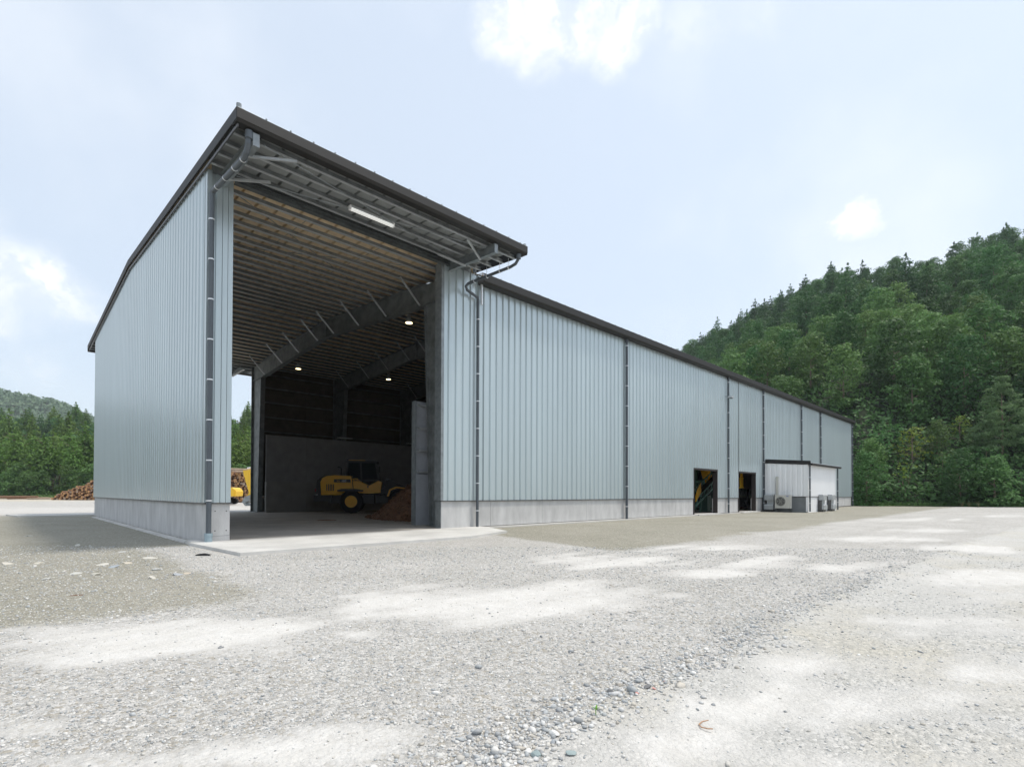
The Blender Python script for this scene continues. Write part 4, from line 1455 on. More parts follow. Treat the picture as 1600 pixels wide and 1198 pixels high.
log_pile('log_pile', 'stack of reddish brown logs left of the shed, low end tapering to the ground', 78, 235, 77, lambda t: 2.9 * min(1, (t / .38)) ** .8 * (1 - .1 * t), 0, 3)
log_pile('log_pile', 'tall stack of brown logs behind the excavators, seen through the open bay', 325, 470, 62, lambda t: 3.6 - .5 * abs(t - .4), 0, 8, longs=6)
fl_ = thing('felled_logs', 'long pale logs lying flat in a row beyond the yard', 'logs', tuple(polar(-60, 80)))
for k in range(7):
    rng = random.Random(k)
    p = np.array([0, 0, .16 + (.22 if k > 4 else 0)])
    st = AR * np.array([1, 1, 0])
    st = st / np.linalg.norm(st)
    p = p + st * (k % 4) * 3.4 + np.array([st[1], -st[0], 0]) * (k * .35 - 1)
    q = p + st * rng.uniform(3.8, 6.5) + np.array([0, 0, rng.uniform(-.05, .05)])
    MB().tube([p, q], [.17, .13], 8).build('log', M['logold'] if k % 2 else M['logbark'], fl_)


def excavator(label, loc, rz, reach=True):
    e = thing('excavator', label, 'excavator', loc, rz)
    for s in (-1, 1):
        tk = MB().prism([(-1.3, .12), (-1.1, .0), (1.1, .0), (1.3, .12), (1.38, .32), (1.25, .56), (1.1, .62), (-1.1, .62), (-1.25, .56), (-1.38, .32)], 1, min(s * .62, s * 1.08), max(s * .62, s * 1.08)).build('track', M['rubber'], e)
        for k in range(4):
            MB().tube([(-.9 + .6 * k, s * 1.085, .28), (-.9 + .6 * k, s * 1.10, .28)], .17, 12).build('track_roller', M['yellow_lt'], tk)
    MB().box(-.6, .6, -.62, .62, .42, .72).build('undercarriage', M['dark'], e)
    MB().prism([(-1.65, .78), (1.0, .78), (1.0, 1.05), (.1, 1.12), (.1, 1.62), (-1.45, 1.62), (-1.68, 1.45)], 1, -1.0, 1.0).build('engine_housing', M['yellow_lt'], e)
    MB().prism([(-1.78, .8), (-1.66, .8), (-1.66, 1.4), (-1.74, 1.4), (-1.82, 1.25)], 1, -.95, .95).build('counterweight', M['yellow_lt'], e)
    c = MB()
    for x in (-.1, 1.0):
        for y in (.12, .98):
            c.bar((x, y, 1.1), (x - .05, y, 2.5), .08, .08, up=(0, 1, 0))
    c.box(-.2, 1.02, .06, 1.02, 2.48, 2.58)
    c.build('cab_frame', M['dark'], e)
    MB().box(-.08, .95, .10, .11, 1.15, 2.48).box(-.08, .95, .985, .995, 1.15, 2.48).box(.94, .95, .12, .98, 1.15, 2.48).build('cab_window', M['glass'], e)
    if reach:
        MB().prism([(.85, .95), (1.1, .85), (2.2, 2.35), (3.9, 3.02), (5.0, 2.78), (5.0, 3.02), (3.9, 3.42), (2.0, 2.75), (.85, 1.25)], 1, -.16, .16).build('boom', M['yellow_lt'], e)
        MB().prism([(4.75, 3.12), (5.3, 3.05), (5.25, 2.75), (4.72, .95), (4.45, .95), (4.62, 2.4)], 1, -.14, .14).build('arm', M['yellow_lt'], e)
        MB().tube([(3.4, 0, 3.5), (5.0, 0, 3.25)], .06, 8).build('arm_cylinder', M['zinc'], e)
        MB().prism([(4.4, 1.2), (4.8, 1.1), (4.95, .75), (4.6, .6), (4.3, .8)], 1, -.17, .17).build('bucket_link', M['yellow_lt'], e)
        MB().prism([(4.55, .95), (5.05, .75), (5.25, .35), (5.0, .02), (4.85, .0), (4.95, .3), (4.6, .5)], 1, -.36, .36).build('bucket', M['galv'], e)
    else:
        MB().prism([(.85, .95), (1.1, .85), (2.0, 2.0), (1.75, 2.15), (.85, 1.25)], 1, -.16, .16).build('boom', M['yellow_lt'], e)
    return e


bp0 = polar(387, 45.0)
dirx = AR * np.array([1, 1, 0])
dirx = dirx / np.linalg.norm(dirx)
excavator('yellow excavator with lowered arm and grey bucket by the far bay opening', tuple(bp0 + dirx * 4.95), math.atan2(-dirx[1], -dirx[0]))
excavator('yellow excavator behind the pale corner plinth, only its rear showing', tuple(polar(343, 50)), math.atan2(-dirx[1], -dirx[0]) + .15, True)

# ------------------------------------------------------------------ hills and woods
SKY_R = [(900, 640), (1000, 585), (1075, 545), (1150, 508), (1200, 478), (1260, 458), (1300, 432), (1350, 436), (1400, 428), (1440, 424), (1500, 396), (1560, 368), (1600, 350), (1700, 310), (1900, 290), (2300, 380), (3200, 560)]


def base_depth(px):
    t = (px - 800) / FPX
    a = 64.6 / np.maximum(.7008 + .713 * t, .2)
    b = 54.5 - (px - 1330) * .015
    return np.where(px < 1335, a + 1.0, np.maximum(b, 38))


def ridge_depth(px):
    return np.interp(px, [900, 1075, 1250, 1400, 1600, 1900, 3200], [270, 245, 212, 190, 165, 150, 140])


def hill_z(px, s):
    yk = np.interp(px, [p[0] for p in SKY_R], [p[1] for p in SKY_R])
    zr = 1.138 + (771 - yk) / FPX * ridge_depth(px) - 6.0
    prof = .18 * sstep(0, .12, s) * s / np.maximum(s, 1e-6) * .4 + .93 * s ** .92
    z = zr * np.where(s <= 1, prof, 1.0 - (s - 1) * .15)
    return z + (noise2(px * .012, s * 4 + 5, 31, 3) - .5) * 13 * np.clip(s * 2, 0, 1) * np.clip((1.15 - s) * 4, .2, 1) - .25 * (s <= 0)


def hill_pt(px, s):
    d = base_depth(px) + (ridge_depth(px) - base_depth(px)) * s
    p = CAM[None, :2] + d[:, None] * (AF[None, :2] + ((px - 800) / FPX)[:, None] * AR[None, :2])
    return np.column_stack([p, hill_z(px, s)]), d


M['hill'] = mat('forest_floor', (.022, .034, .014), .95, var=.5, scale=.15, detail=8, bump=.6, bscale=2)
M['bank'] = mat('pale_bank', (.45, .41, .33), .95, var=.15, scale=.6, detail=8)
pxs = np.concatenate([np.linspace(880, 1700, 120), np.linspace(1720, 3200, 60)])
ss = np.concatenate([[-.02], np.linspace(0, 1.0, 46), [1.1, 1.3, 1.8]])
PX, SS = np.meshgrid(pxs, ss)
V, _ = hill_pt(PX.ravel(), SS.ravel())
i = np.arange(PX.size).reshape(PX.shape)
F = np.stack([i[:-1, :-1], i[:-1, 1:], i[1:, 1:], i[1:, :-1]], -1).reshape(-1, 4)
link('hill', arrmesh('hill', V, F, M['hill'], True), kind='structure')

# leaf colours
M['lf_cedar'] = leafmat('cedar_leaves', (.066, .140, .052), .32, .012, .4)
M['lf_broad'] = leafmat('broadleaf_leaves', (.076, .168, .054), .3, .012, .4)
M['lf_light'] = leafmat('light_leaves', (.118, .212, .066), .25, .012, .4)
M['lf_yell'] = leafmat('yellow_green_leaves', (.17, .25, .045), .1, .02, .4)
M['lf_pine'] = leafmat('pine_needles', (.125, .205, .085), .1, .01, .35)
M['lf_stand'] = leafmat('stand_leaves', (.130, .225, .050), .25, .015, .4)
M['lf_under'] = leafmat('undergrowth_leaves', (.072, .145, .046), .1, .01)
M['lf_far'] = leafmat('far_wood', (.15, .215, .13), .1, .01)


def quads(c, nrm, size, rng, asp=.55):
    n = len(c)
    a = np.cross(nrm, rng.normal(size=(n, 3)))
    a /= np.linalg.norm(a, axis=1)[:, None] + 1e-9
    b = np.cross(nrm, a)
    sz = size * rng.uniform(.55, 1.35, n)
    a = a * sz[:, None]
    b = b * (sz * asp)[:, None]
    V = np.stack([c - a, c - b * 1.0 + a * .1, c + a, c + b], 1).reshape(-1, 3)
    return V, np.arange(4 * n).reshape(-1, 4)


def leaves(blobs, per, size, seed, asp=.55, up=.45, jit=.55):
    """leaf faces over the shells of many small clumps"""
    rng = np.random.default_rng(seed)
    cs, ns = [], []
    for (c, r) in blobs:
        k = max(6, int(per * (r[0] * r[1] * r[2]) ** (2 / 3)))
        d = rng.normal(size=(k, 3))
        d /= np.linalg.norm(d, axis=1)[:, None]
        d[:, 2] = np.where(rng.random(k) < .6, np.abs(d[:, 2]), d[:, 2])
        rr = rng.uniform(.55, 1.08, k)[:, None]
        p = np.asarray(c) + d * np.asarray(r) * rr
        nn = d + rng.normal(size=(k, 3)) * jit + np.array([0, 0, up])
        cs.append(p)
        ns.append(nn / np.linalg.norm(nn, axis=1)[:, None])
    return quads(np.concatenate(cs), np.concatenate(ns), size, rng, asp)


def make_trunk(h, r, seed, limbs=5, z0=.35):
    rng = random.Random(seed)
    b = MB()
    b.tube([(0, 0, -.6), (0, 0, 0), (.02 * h * rng.uniform(-1, 1), .02 * h * rng.uniform(-1, 1), h * .5), (0, 0, h * .93)], [r * 1.25, r, r * .65, r * .12], 7, caps=False)
    for k in range(limbs):
        z = h * (z0 + (.85 - z0) * k / max(1, limbs - 1))
        a = rng.uniform(0, 6.28)
        ln = h * .24 * (1.1 - k / limbs * .7)
        b.tube([(0, 0, z), (ln * .6 * math.cos(a), ln * .6 * math.sin(a), z + ln * .3), (ln * math.cos(a), ln * math.sin(a), z + ln * .55)], [r * .4, r * .25, r * .08], 5, caps=False)
    return b.mesh('trunk', M['bark'], True)


def cedar_blobs(h, rad_, seed, z0=.12, droop=.15, fat=1.0):
    rng = random.Random(seed)
    bl = []
    nl = 11
    for k in range(nl):
        t = k / (nl - 1)
        z = h * (z0 + (1 - z0) * t)
        R = rad_ * (1 - t ** 1.9) ** .85 * (1 if t > .08 else .85) + .10
        n = max(1, int(3 + 5 * (1 - t)))
        a0 = rng.uniform(0, 6.28)
        for j in range(n):
            a = a0 + 6.28 * j / n + rng.uniform(-.35, .35)
            rr = R * rng.uniform(.45, .80)
            bl.append(((rr * math.cos(a), rr * math.sin(a), z - droop * rr + rng.uniform(-.3, .3)), (R * .42 * fat + .12, R * .42 * fat + .12, R * .26 + .26)))
        bl.append(((0, 0, z), (R * .4, R * .4, .5)))
    bl.append(((0, 0, h * .985), (.17, .17, .75)))
    return bl


def broad_blobs(h, rad_, seed, z0=.25, n=26):
    rng = random.Random(seed)
    bl = []
    for k in range(n):
        t = (k + .5) / n
        z = z0 + (1 - z0) * t
        prof = math.sin(math.pi * min(1, .18 + .80 * (z - z0) / (1 - z0))) ** .6
        a = k * 2.4 + rng.uniform(-.5, .5)
        rr = rad_ * prof * rng.uniform(.25, .82)
        q = rad_ * rng.uniform(.26, .44)
        bl.append(((rr * math.cos(a), rr * math.sin(a), h * z - q * .5), (q, q * rng.uniform(.8, 1.1), q * .62)))
    return bl


def tree_proto(kind, seed):
    rng = random.Random(seed)
    if kind == 'cedar':
        h, r = rng.uniform(9.0, 11.5), rng.uniform(2.2, 3.0)
        V, F = leaves(cedar_blobs(h, r, seed, .03), 72, .235, seed, .5, .35)
        return make_trunk(h * .8, .2, seed, 0), arrmesh('crown', V, F, M['lf_cedar'])
    if kind == 'broad':
        h, r = rng.uniform(7.5, 10), rng.uniform(3.0, 3.9)
        V, F = leaves(broad_blobs(h, r, seed, .0, 40), 76, .205, seed, .6)
        return make_trunk(h * .6, .2, seed, 4), arrmesh('crown', V, F, M['lf_broad'])
    if kind == 'light':
        h, r = rng.uniform(6.5, 8.5), rng.uniform(2.8, 3.6)
        V, F = leaves(broad_blobs(h, r, seed, .0, 36), 76, .195, seed, .6)
        return make_trunk(h * .6, .16, seed, 4), arrmesh('crown', V, F, M['lf_light'])
    if kind == 'yellow':
        V, F = leaves(broad_blobs(4.6, 1.9, seed, .35, 16), 70, .15, seed, .6)
        return make_trunk(4.4, .10, seed, 8, .2), arrmesh('crown', V, F, M['lf_yell'])
    if kind == 'pine':
        bl = []
        r_ = random.Random(seed)
        for k in range(12):
            t = k / 11
            z = .8 + 8.6 * t
            R = 2.9 * (1 - t) ** .7 + .3
            for j in range(max(2, int(9 - 6 * t))):
                a = r_.uniform(0, 6.28)
                rr = R * r_.uniform(.5, .95)
                bl.append(((rr * math.cos(a), rr * math.sin(a), z + .25 * rr), (.85 - .3 * t, .85 - .3 * t, .40)))
        V, F = leaves(bl, 420, .20, seed, .2, .6, .8)
        return make_trunk(8.5, .13, seed, 4, .3), arrmesh('crown', V, F, M['lf_pine'])
    if kind == 'shrub':
        h, r = rng.uniform(2.2, 3.4), rng.uniform(1.3, 1.9)
        V, F = leaves(broad_blobs(h, r, seed, .02, 18), 80, .14, seed, .6)
        return make_trunk(h, .05, seed, 6, .1), arrmesh('crown', V, F, M['lf_broad'] if seed % 2 else M['lf_light'])
    if kind == 'stand':
        h, r = rng.uniform(13, 16), rng.uniform(2.2, 2.8)
        V, F = leaves(cedar_blobs(h, r, seed, .36, .0, 1.25), 34, .32, seed, .5, .4)
        return make_trunk(h, .2, seed, 4, .4), arrmesh('crown', V, F, M['lf_stand'])
    if kind == 'bare':
        b = MB()
        r_ = random.Random(seed)
        for k in range(9):
            a = k * .7
            b.tube([(0, 0, 0), (.25 * math.cos(a), .25 * math.sin(a), .9), (.6 * math.cos(a) + r_.uniform(-.3, .3), .6 * math.sin(a), 1.9 + r_.uniform(-.4, .6))], [.05, .035, .012], 5, caps=False)
        V, F = leaves(broad_blobs(3.4, 1.3, seed, .55, 9), 60, .14, seed, .6)
        return b.mesh('trunk', M['bark'], True), arrmesh('crown', V, F, M['lf_yell'])


NAMES = {'cedar': 'cedar_tree', 'broad': 'broadleaf_tree', 'light': 'broadleaf_tree', 'yellow': 'young_tree', 'pine': 'pine_tree', 'shrub': 'shrub', 'stand': 'cedar_tree', 'bare': 'young_tree'}
CATS = {'cedar': 'cedar', 'broad': 'tree', 'light': 'tree', 'yellow': 'young tree', 'pine': 'pine', 'shrub': 'shrub', 'stand': 'cedar', 'bare': 'young tree'}
PROTO = {k: [tree_proto(k, 10 * n + i) for i in range(c)] for n, (k, c) in enumerate((('cedar', 4), ('broad', 4), ('light', 3), ('yellow', 1), ('pine', 1), ('shrub', 4), ('stand', 4), ('bare', 1)))}


def plant(kind, p, label, group, rng, s=1.0, v=None):
    tk, cr = PROTO[kind][rng.randrange(len(PROTO[kind])) if v is None else v]
    t = thing(NAMES[kind], label, CATS[kind], tuple(map(float, p)), rng.uniform(0, 6.28), group)
    s = s * rng.uniform(.85, 1.15)
    t.scale = (s * rng.uniform(.92, 1.08), s * rng.uniform(.92, 1.08), s)
    link('trunk', tk, t)
    link('crown', cr, t)
    return t


rng = random.Random(77)
taken = []


def free(p, d):
    return all((p[0] - q[0]) ** 2 + (p[1] - q[1]) ** 2 > d * d for q in taken)


# trees picked out on the hill
def single(kind, px, s, label, sc=1.0, v=None):
    P, d = hill_pt(np.array([float(px)]), np.array([float(s)]))
    taken.append(P[0])
    return plant(kind, P[0], label, None, rng, sc, v)


single('pine', 1566, .035, 'feathery pale green pine at the hill foot, taller than the shrubs round it', 1.0)
single('yellow', 1425, .03, 'yellow green sapling among darker shrubs at the hill foot beside the shed', .95)
single('yellow', 1500, .05, 'bright green sapling between the yellow sapling and the feathery pine', .8)
single('bare', 1412, .008, 'spindly young tree with bare brown stems below the yellow sapling', 1.0)
single('cedar', 1300, .985, 'dark spire topped cedar rising above its neighbours on the hill crest', 1.15, 1)
single('cedar', 1070, 1.0, 'lone thin cedar on the skyline just above the shed roof', .75, 0)
n_try, counts = 0, {}
while n_try < 9000:
    n_try += 1
    px = rng.uniform(1000, 1690)
    s = rng.random() ** 1.25 if rng.random() < .85 else rng.random() * .05
    if s > 1:
        continue
    # what the shed hides is left out
    P, d = hill_pt(np.array([px]), np.array([s]))
    p, d = P[0], float(d[0])
    top = 771 - (p[2] + 9 - 1.138) / d * FPX
    roofline = 428 + .395 * (px - 750)
    if px < 1325 and top > roofline - 4:
        continue
    gap = 2.3 + .6 * rng.random() if s < .05 else 4.0 + 2.6 * min(1, s * 2.2)
    if not free(p, gap):
        continue
    u = noise2(np.array([px * .012]), np.array([s * 5]), 9, 3)[0]
    if s < .05:
        kind = 'shrub' if rng.random() < .72 else rng.choice(['light', 'broad'])
        lab = {'shrub': 'bushy green shrub at the foot of the hill behind the yard', 'light': 'pale green broadleaf tree at the foot of the hill', 'broad': 'mid green broadleaf tree at the foot of the hill'}[kind]
        grp = {'shrub': 'shrubs along the hill foot', 'light': 'pale trees at the hill foot', 'broad': 'mid green trees at the hill foot'}[kind]
    elif s < .34 and u + .30 * (1 - s / .34) - (.25 if px > 1500 else 0) > .52:
        kind = 'light' if rng.random() < .72 else 'broad'
        lab = {'light': 'pale green rounded tree on the lower hillside', 'broad': 'mid green rounded tree on the lower hillside'}[kind]
        grp = {'light': 'pale trees on the lower hillside', 'broad': 'mid green trees on the lower hillside'}[kind]
    elif s > .93:
        kind = 'cedar' if rng.random() < .08 else 'broad'
        lab = {'cedar': 'dark pointed cedar against the sky on the hill crest', 'broad': 'rounded tree against the sky on the hill crest'}[kind]
        grp = {'cedar': 'cedars on the crest', 'broad': 'rounded trees on the crest'}[kind]
    else:
        kind = 'cedar' if u < (.58 if s < .7 else .38) else 'broad'
        if rng.random() < .12:
            kind = 'light'
        lab = {'cedar': 'dark green conical cedar high on the steep hillside', 'broad': 'mid green rounded tree high on the steep hillside', 'light': 'pale green tree among dark cedars high on the hillside'}[kind]
        grp = {'cedar': 'cedars on the hillside', 'broad': 'rounded trees on the hillside', 'light': 'pale trees on the hillside'}[kind]
    zone = ('over the mid shed roof' if px < 1200 else 'over the far shed roof' if px < 1325 else 'just beyond the shed' if px < 1425 else 'short of the feathery pine' if px < 1525 else 'above the feathery pine' if px < 1610 else 'beyond the feathery pine')
    if s < .05:
        zone = zone.replace('above the feathery pine', 'round the feathery pine')
        lab = lab.replace(' at the foot of the hill behind the yard', ' at the hill foot').replace(' at the foot of the hill', ' at the hill foot')
    elif s <= .93 and grp.endswith('on the hillside'):
        band = 'low on' if s < .5 else 'midway up' if s < .72 else 'high on'
        lab = lab.replace('high on the steep hillside', band + ' the hillside').replace('high on the hillside', band + ' the hillside')
        grp += ' ' + band
    lab = lab.replace('rounded tree', 'round tree') + ' ' + zone
    grp = grp + ' ' + zone
    taken.append(p)
    counts[kind] = counts.get(kind, 0) + 1
    plant(kind, p, lab, grp, rng, (.62 if kind != 'shrub' else 1.25) if s < .05 else 1.0)
print('hill trees', counts, sum(counts.values()))


def undergrowth():
    r = np.random.default_rng(12)
    n = 70000
    px = r.uniform(960, 1720, n)
    s = r.random(n) ** 1.6 * 1.02
    P, d = hill_pt(px, s)
    P[:, 2] += r.uniform(.0, 1.9, n) * np.clip(1 - s * .3, .3, 1)
    nn = r.normal(size=(n, 3)) * .6 + np.array([-.4, -.4, .8])
    nn /= np.linalg.norm(nn, axis=1)[:, None]
    V, F = quads(P, nn, 1, r, .6)
    # leaf size grows with distance so the cover stays closed
    c = np.repeat(P, 4, 0)
    sc = np.repeat(.05 + .0034 * d, 4)[:, None]
    V = c + (V - c) * sc
    link('undergrowth', arrmesh('undergrowth', V, F, M['lf_under']), kind='stuff')


undergrowth()
# weeds along the foot of the hill
r = np.random.default_rng(3)
n = 5000
px = r.uniform(1325, 1750, n)
P, d = hill_pt(px, np.full(n, .0) + r.uniform(-.003, .004, n))
P[:, 2] = GZ + r.uniform(.02, .5, n) ** 1.3
nn = r.normal(size=(n, 3)); nn[:, 2] *= .3
nn /= np.linalg.norm(nn, axis=1)[:, None]
V, F = quads(P, nn, .14, r, .25)
link('weeds', arrmesh('weeds', V, F, M['lf_light']), kind='stuff')
tuft_mat = mat('dry_grass', (.38, .30, .15), .9)
for k, px in enumerate((1503, 1514, 1529)):
    P, d = hill_pt(np.array([float(px)]), np.array([-.012]))
    b = MB()
    q = random.Random(k)
    for j in range(40):
        a = q.uniform(0, 6.28)
        rr = q.uniform(.05, .35)
        h = q.uniform(.3, .75)
        b.add([(-.02, 0, 0), (.02, 0, 0), (rr * math.cos(a), rr * math.sin(a), h)], [(0, 1, 2)])
    b.build('grass_tuft', tuft_mat, loc=(P[0][0], P[0][1], GZ), label='straw coloured grass tuft at the yard edge under the hill', category='grass tuft', group='dry grass tufts at the yard edge')

# the woods beyond the yard on the other side
LB = 104.0


def left_z(d, px):
    return np.interp(d, [98, 106, 125, 200, 260], [-.2, .6, 3.0, 21.0, 27.0]) + (noise2(np.asarray(px) * .02, np.asarray(d) * .02, 5, 2) - .5) * 3 * np.clip((np.asarray(d) - 110) / 40, 0, 1)


pxs = np.linspace(-700, 700, 80)
ds = np.array([97, 100, 104, 108, 114, 122, 135, 150, 170, 195, 220, 260, 300])
PX, DD = np.meshgrid(pxs, ds)
p2 = CAM[None, :2] + DD.ravel()[:, None] * (AF[None, :2] + ((PX.ravel() - 800) / FPX)[:, None] * AR[None, :2])
V = np.column_stack([p2, left_z(DD.ravel(), PX.ravel())])
i = np.arange(PX.size).reshape(PX.shape)
F = np.stack([i[:-1, :-1], i[:-1, 1:], i[1:, 1:], i[1:, :-1]], -1).reshape(-1, 4)
link('rear_slope', arrmesh('rear_slope', V, F, M['hill'], True), kind='structure')
taken = []
cnt = 0
for k in range(6000):
    seg = rng.random()
    px = rng.uniform(-140, 175) if seg < .75 else rng.uniform(335, 425)
    d = rng.uniform(103, 215)
    p = polar(px, d)
    if not free(p, 3.6 + (d - 103) * .03):
        continue
    if d < 112 and rng.random() < .0:
        continue
    p[2] = float(left_z(d, px)) - .2
    zone = 'seen through the bay' if px > 300 else 'next to the gable' if px > 75 else 'away from the gable'
    taken.append(p)
    cnt += 1
    if d < 128:
        plant('stand', p, 'tall bare trunked cedar in the front rows beyond the logs, ' + zone, 'front row cedars ' + zone, rng, .85)
    else:
        kd = 'cedar' if rng.random() < .2 else ('stand' if rng.random() < .4 else 'broad')
        plant(kd, p, {'cedar': 'dark conical cedar on the rise behind the front rows, ' + zone, 'stand': 'bright green cedar on the rise behind the front rows, ' + zone, 'broad': 'rounded tree on the rise behind the front rows, ' + zone}[kd],
              {'cedar': 'dark rise cedars ' + zone, 'stand': 'bright rise cedars ' + zone, 'broad': 'rounded rise trees ' + zone}[kd], rng, .95)
print('left trees', cnt)
for k in range(34):
    px = rng.uniform(-120, 170) if k < 26 else rng.uniform(340, 420)
    d = rng.uniform(99.5, 102.5)
    p = polar(px, d)
    p[2] = -.1
    kd = 'shrub' if rng.random() < .7 else 'light'
    plant(kd, p, {'shrub': 'leafy shrub before the tall cedars beyond the logs', 'light': 'pale broadleaf tree before the tall cedars beyond the logs'}[kd],
          {'shrub': 'shrubs before the tall cedars', 'light': 'pale trees before the tall cedars'}[kd], rng, 1.3 if kd == 'shrub' else .75)
r = np.random.default_rng(8)
n = 16000
px = r.uniform(-160, 440, n)
d = r.uniform(96.5, 110, n)
p2 = CAM[None, :2] + d[:, None] * (AF[None, :2] + ((px - 800) / FPX)[:, None] * AR[None, :2])
P = np.column_stack([p2, np.maximum(left_z(d, px), -.1) + r.uniform(0, .8, n) * np.clip((d - 96) / 4, .25, 1)])
nn = r.normal(size=(n, 3)) * .7 + np.array([0, 0, .6])
nn /= np.linalg.norm(nn, axis=1)[:, None]
V, F = quads(P, nn, .30, r, .5)
link('meadow_grass', arrmesh('meadow_grass', V, F, M['lf_light']), kind='stuff')

# the hazy hill far behind
SKY_L = [(-900, 560), (-500, 575), (-200, 590), (0, 606), (35, 612), (60, 618), (90, 620), (110, 628), (128, 640), (160, 655), (300, 668), (600, 640), (800, 600), (1000, 560)]
pxs = np.linspace(-900, 1000, 240)
ds = np.linspace(380, 700, 34)
PX, DD = np.meshgrid(pxs, ds)
t = (DD - 380) / 320
yk = np.interp(PX, [q[0] for q in SKY_L], [q[1] for q in SKY_L])
zr = 1.1 + (771 - yk) / FPX * 620
Z = (zr - 12) * np.sin(np.pi / 2 * np.clip(t / .75, 0, 1)) ** .9 + (noise2(PX * .03, DD * .02, 12, 4) - .5) * 9 * np.clip(t * 3, 0, 1) - 1
p2 = CAM[None, :2] + DD.ravel()[:, None] * (AF[None, :2] + ((PX.ravel() - 800) / FPX)[:, None] * AR[None, :2])
V = np.column_stack([p2, Z.ravel()])
i = np.arange(PX.size).reshape(PX.shape)
F = np.stack([i[:-1, :-1], i[:-1, 1:], i[1:, 1:], i[1:, :-1]], -1).reshape(-1, 4)
link('far_hill', arrmesh('far_hill', V, F, M['hill'], True), kind='structure')
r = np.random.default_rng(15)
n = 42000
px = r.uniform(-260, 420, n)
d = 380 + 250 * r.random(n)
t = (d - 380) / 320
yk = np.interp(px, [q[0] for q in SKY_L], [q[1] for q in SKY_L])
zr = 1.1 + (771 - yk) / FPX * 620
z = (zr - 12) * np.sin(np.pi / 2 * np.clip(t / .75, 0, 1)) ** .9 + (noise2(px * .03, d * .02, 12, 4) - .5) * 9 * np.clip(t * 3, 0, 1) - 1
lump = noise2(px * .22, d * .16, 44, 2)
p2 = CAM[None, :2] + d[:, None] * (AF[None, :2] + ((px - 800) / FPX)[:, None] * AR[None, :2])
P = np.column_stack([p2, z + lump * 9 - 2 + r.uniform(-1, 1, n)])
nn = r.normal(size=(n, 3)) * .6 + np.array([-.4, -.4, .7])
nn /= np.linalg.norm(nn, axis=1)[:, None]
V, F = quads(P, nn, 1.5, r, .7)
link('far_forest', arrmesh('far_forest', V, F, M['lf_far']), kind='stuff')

# ------------------------------------------------------------------ stones on the ground
PHI = (1 + 5 ** .5) / 2
ICO_V = np.array([(-1, PHI, 0), (1, PHI, 0), (-1, -PHI, 0), (1, -PHI, 0), (0, -1, PHI), (0, 1, PHI), (0, -1, -PHI), (0, 1, -PHI), (PHI, 0, -1), (PHI, 0, 1), (-PHI, 0, -1), (-PHI, 0, 1)])
ICO_V = ICO_V / np.linalg.norm(ICO_V[0])
ICO_F = np.array([(0, 11, 5), (0, 5, 1), (0, 1, 7), (0, 7, 10), (0, 10, 11), (1, 5, 9), (5, 11, 4), (11, 10, 2), (10, 7, 6), (7, 1, 8), (3, 9, 4), (3, 4, 2), (3, 2, 6), (3, 6, 8), (3, 8, 9), (4, 9, 5), (2, 4, 11), (6, 2, 10), (8, 6, 7), (9, 8, 1)])


def stone_material():
    S_ = bpy.data.materials.new('loose_stone')
    S_.use_nodes = True
    nt = S_.node_tree
    b = nt.nodes['Principled BSDF']
    b.inputs['Roughness'].default_value = .9
    b.inputs['Specular IOR Level'].default_value = .25
    a = N(nt, 'ShaderNodeAttribute')
    a.attribute_name = 'tone'
    tc = N(nt, 'ShaderNodeTexCoord')
    no = N(nt, 'ShaderNodeTexNoise')
    no.inputs['Scale'].default_value = 60
    no.inputs['Detail'].default_value = 5
    nt.links.new(tc.outputs['Object'], no.inputs['Vector'])
    mr = N(nt, 'ShaderNodeMapRange')
    mr.inputs['To Min'].default_value = .75
    mr.inputs['To Max'].default_value = 1.2
    nt.links.new(no.outputs[0], mr.inputs[0])
    mx = N(nt, 'ShaderNodeMix', data_type='RGBA', blend_type='MULTIPLY')
    mx.inputs[0].default_value = 1
    nt.links.new(a.outputs['Color'], mx.inputs[6])
    nt.links.new(mr.outputs[0], mx.inputs[7])
    nt.links.new(mx.outputs[2], b.inputs['Base Color'])
    return S_


M['stone'] = stone_material()
TONES = np.array([(.54, .53, .51), (.62, .61, .58), (.48, .48, .475), (.42, .435, .44), (.38, .395, .40), (.52, .50, .46), (.46, .43, .38), (.30, .31, .315), (.55, .55, .54), (.64, .63, .61)])


def stones_mesh(name, P, size, tone, r):
    n = len(P)
    V = ICO_V[None] * (1 + r.uniform(-.42, .38, (n, 12, 1)))
    sc = np.stack([r.uniform(.8, 1.4, n), r.uniform(.7, 1.1, n), r.uniform(.45, .8, n)], -1)
    V = V * sc[:, None, :]
    a = r.uniform(0, 6.28, n)
    ca, sa = np.cos(a)[:, None], np.sin(a)[:, None]
    tl = r.normal(0, .25, n)[:, None]
    x, y, z = V[..., 0], V[..., 1], V[..., 2]
    y, z = y * np.cos(tl) - z * np.sin(tl), y * np.sin(tl) + z * np.cos(tl)
    V = np.stack([x * ca - y * sa, x * sa + y * ca, z], -1) * size[:, None, None] + P[:, None, :]
    F = (ICO_F[None] + (np.arange(n) * 12)[:, None, None]).reshape(-1, 3)
    me = arrmesh(name, V.reshape(-1, 3), F, M['stone'])
    at = me.attributes.new('tone', 'FLOAT_COLOR', 'POINT')
    c = np.concatenate([np.repeat(tone, 12, 0), np.ones((n * 12, 1))], 1)
    at.data.foreach_set('color', c.astype(np.float32).ravel())
    return me


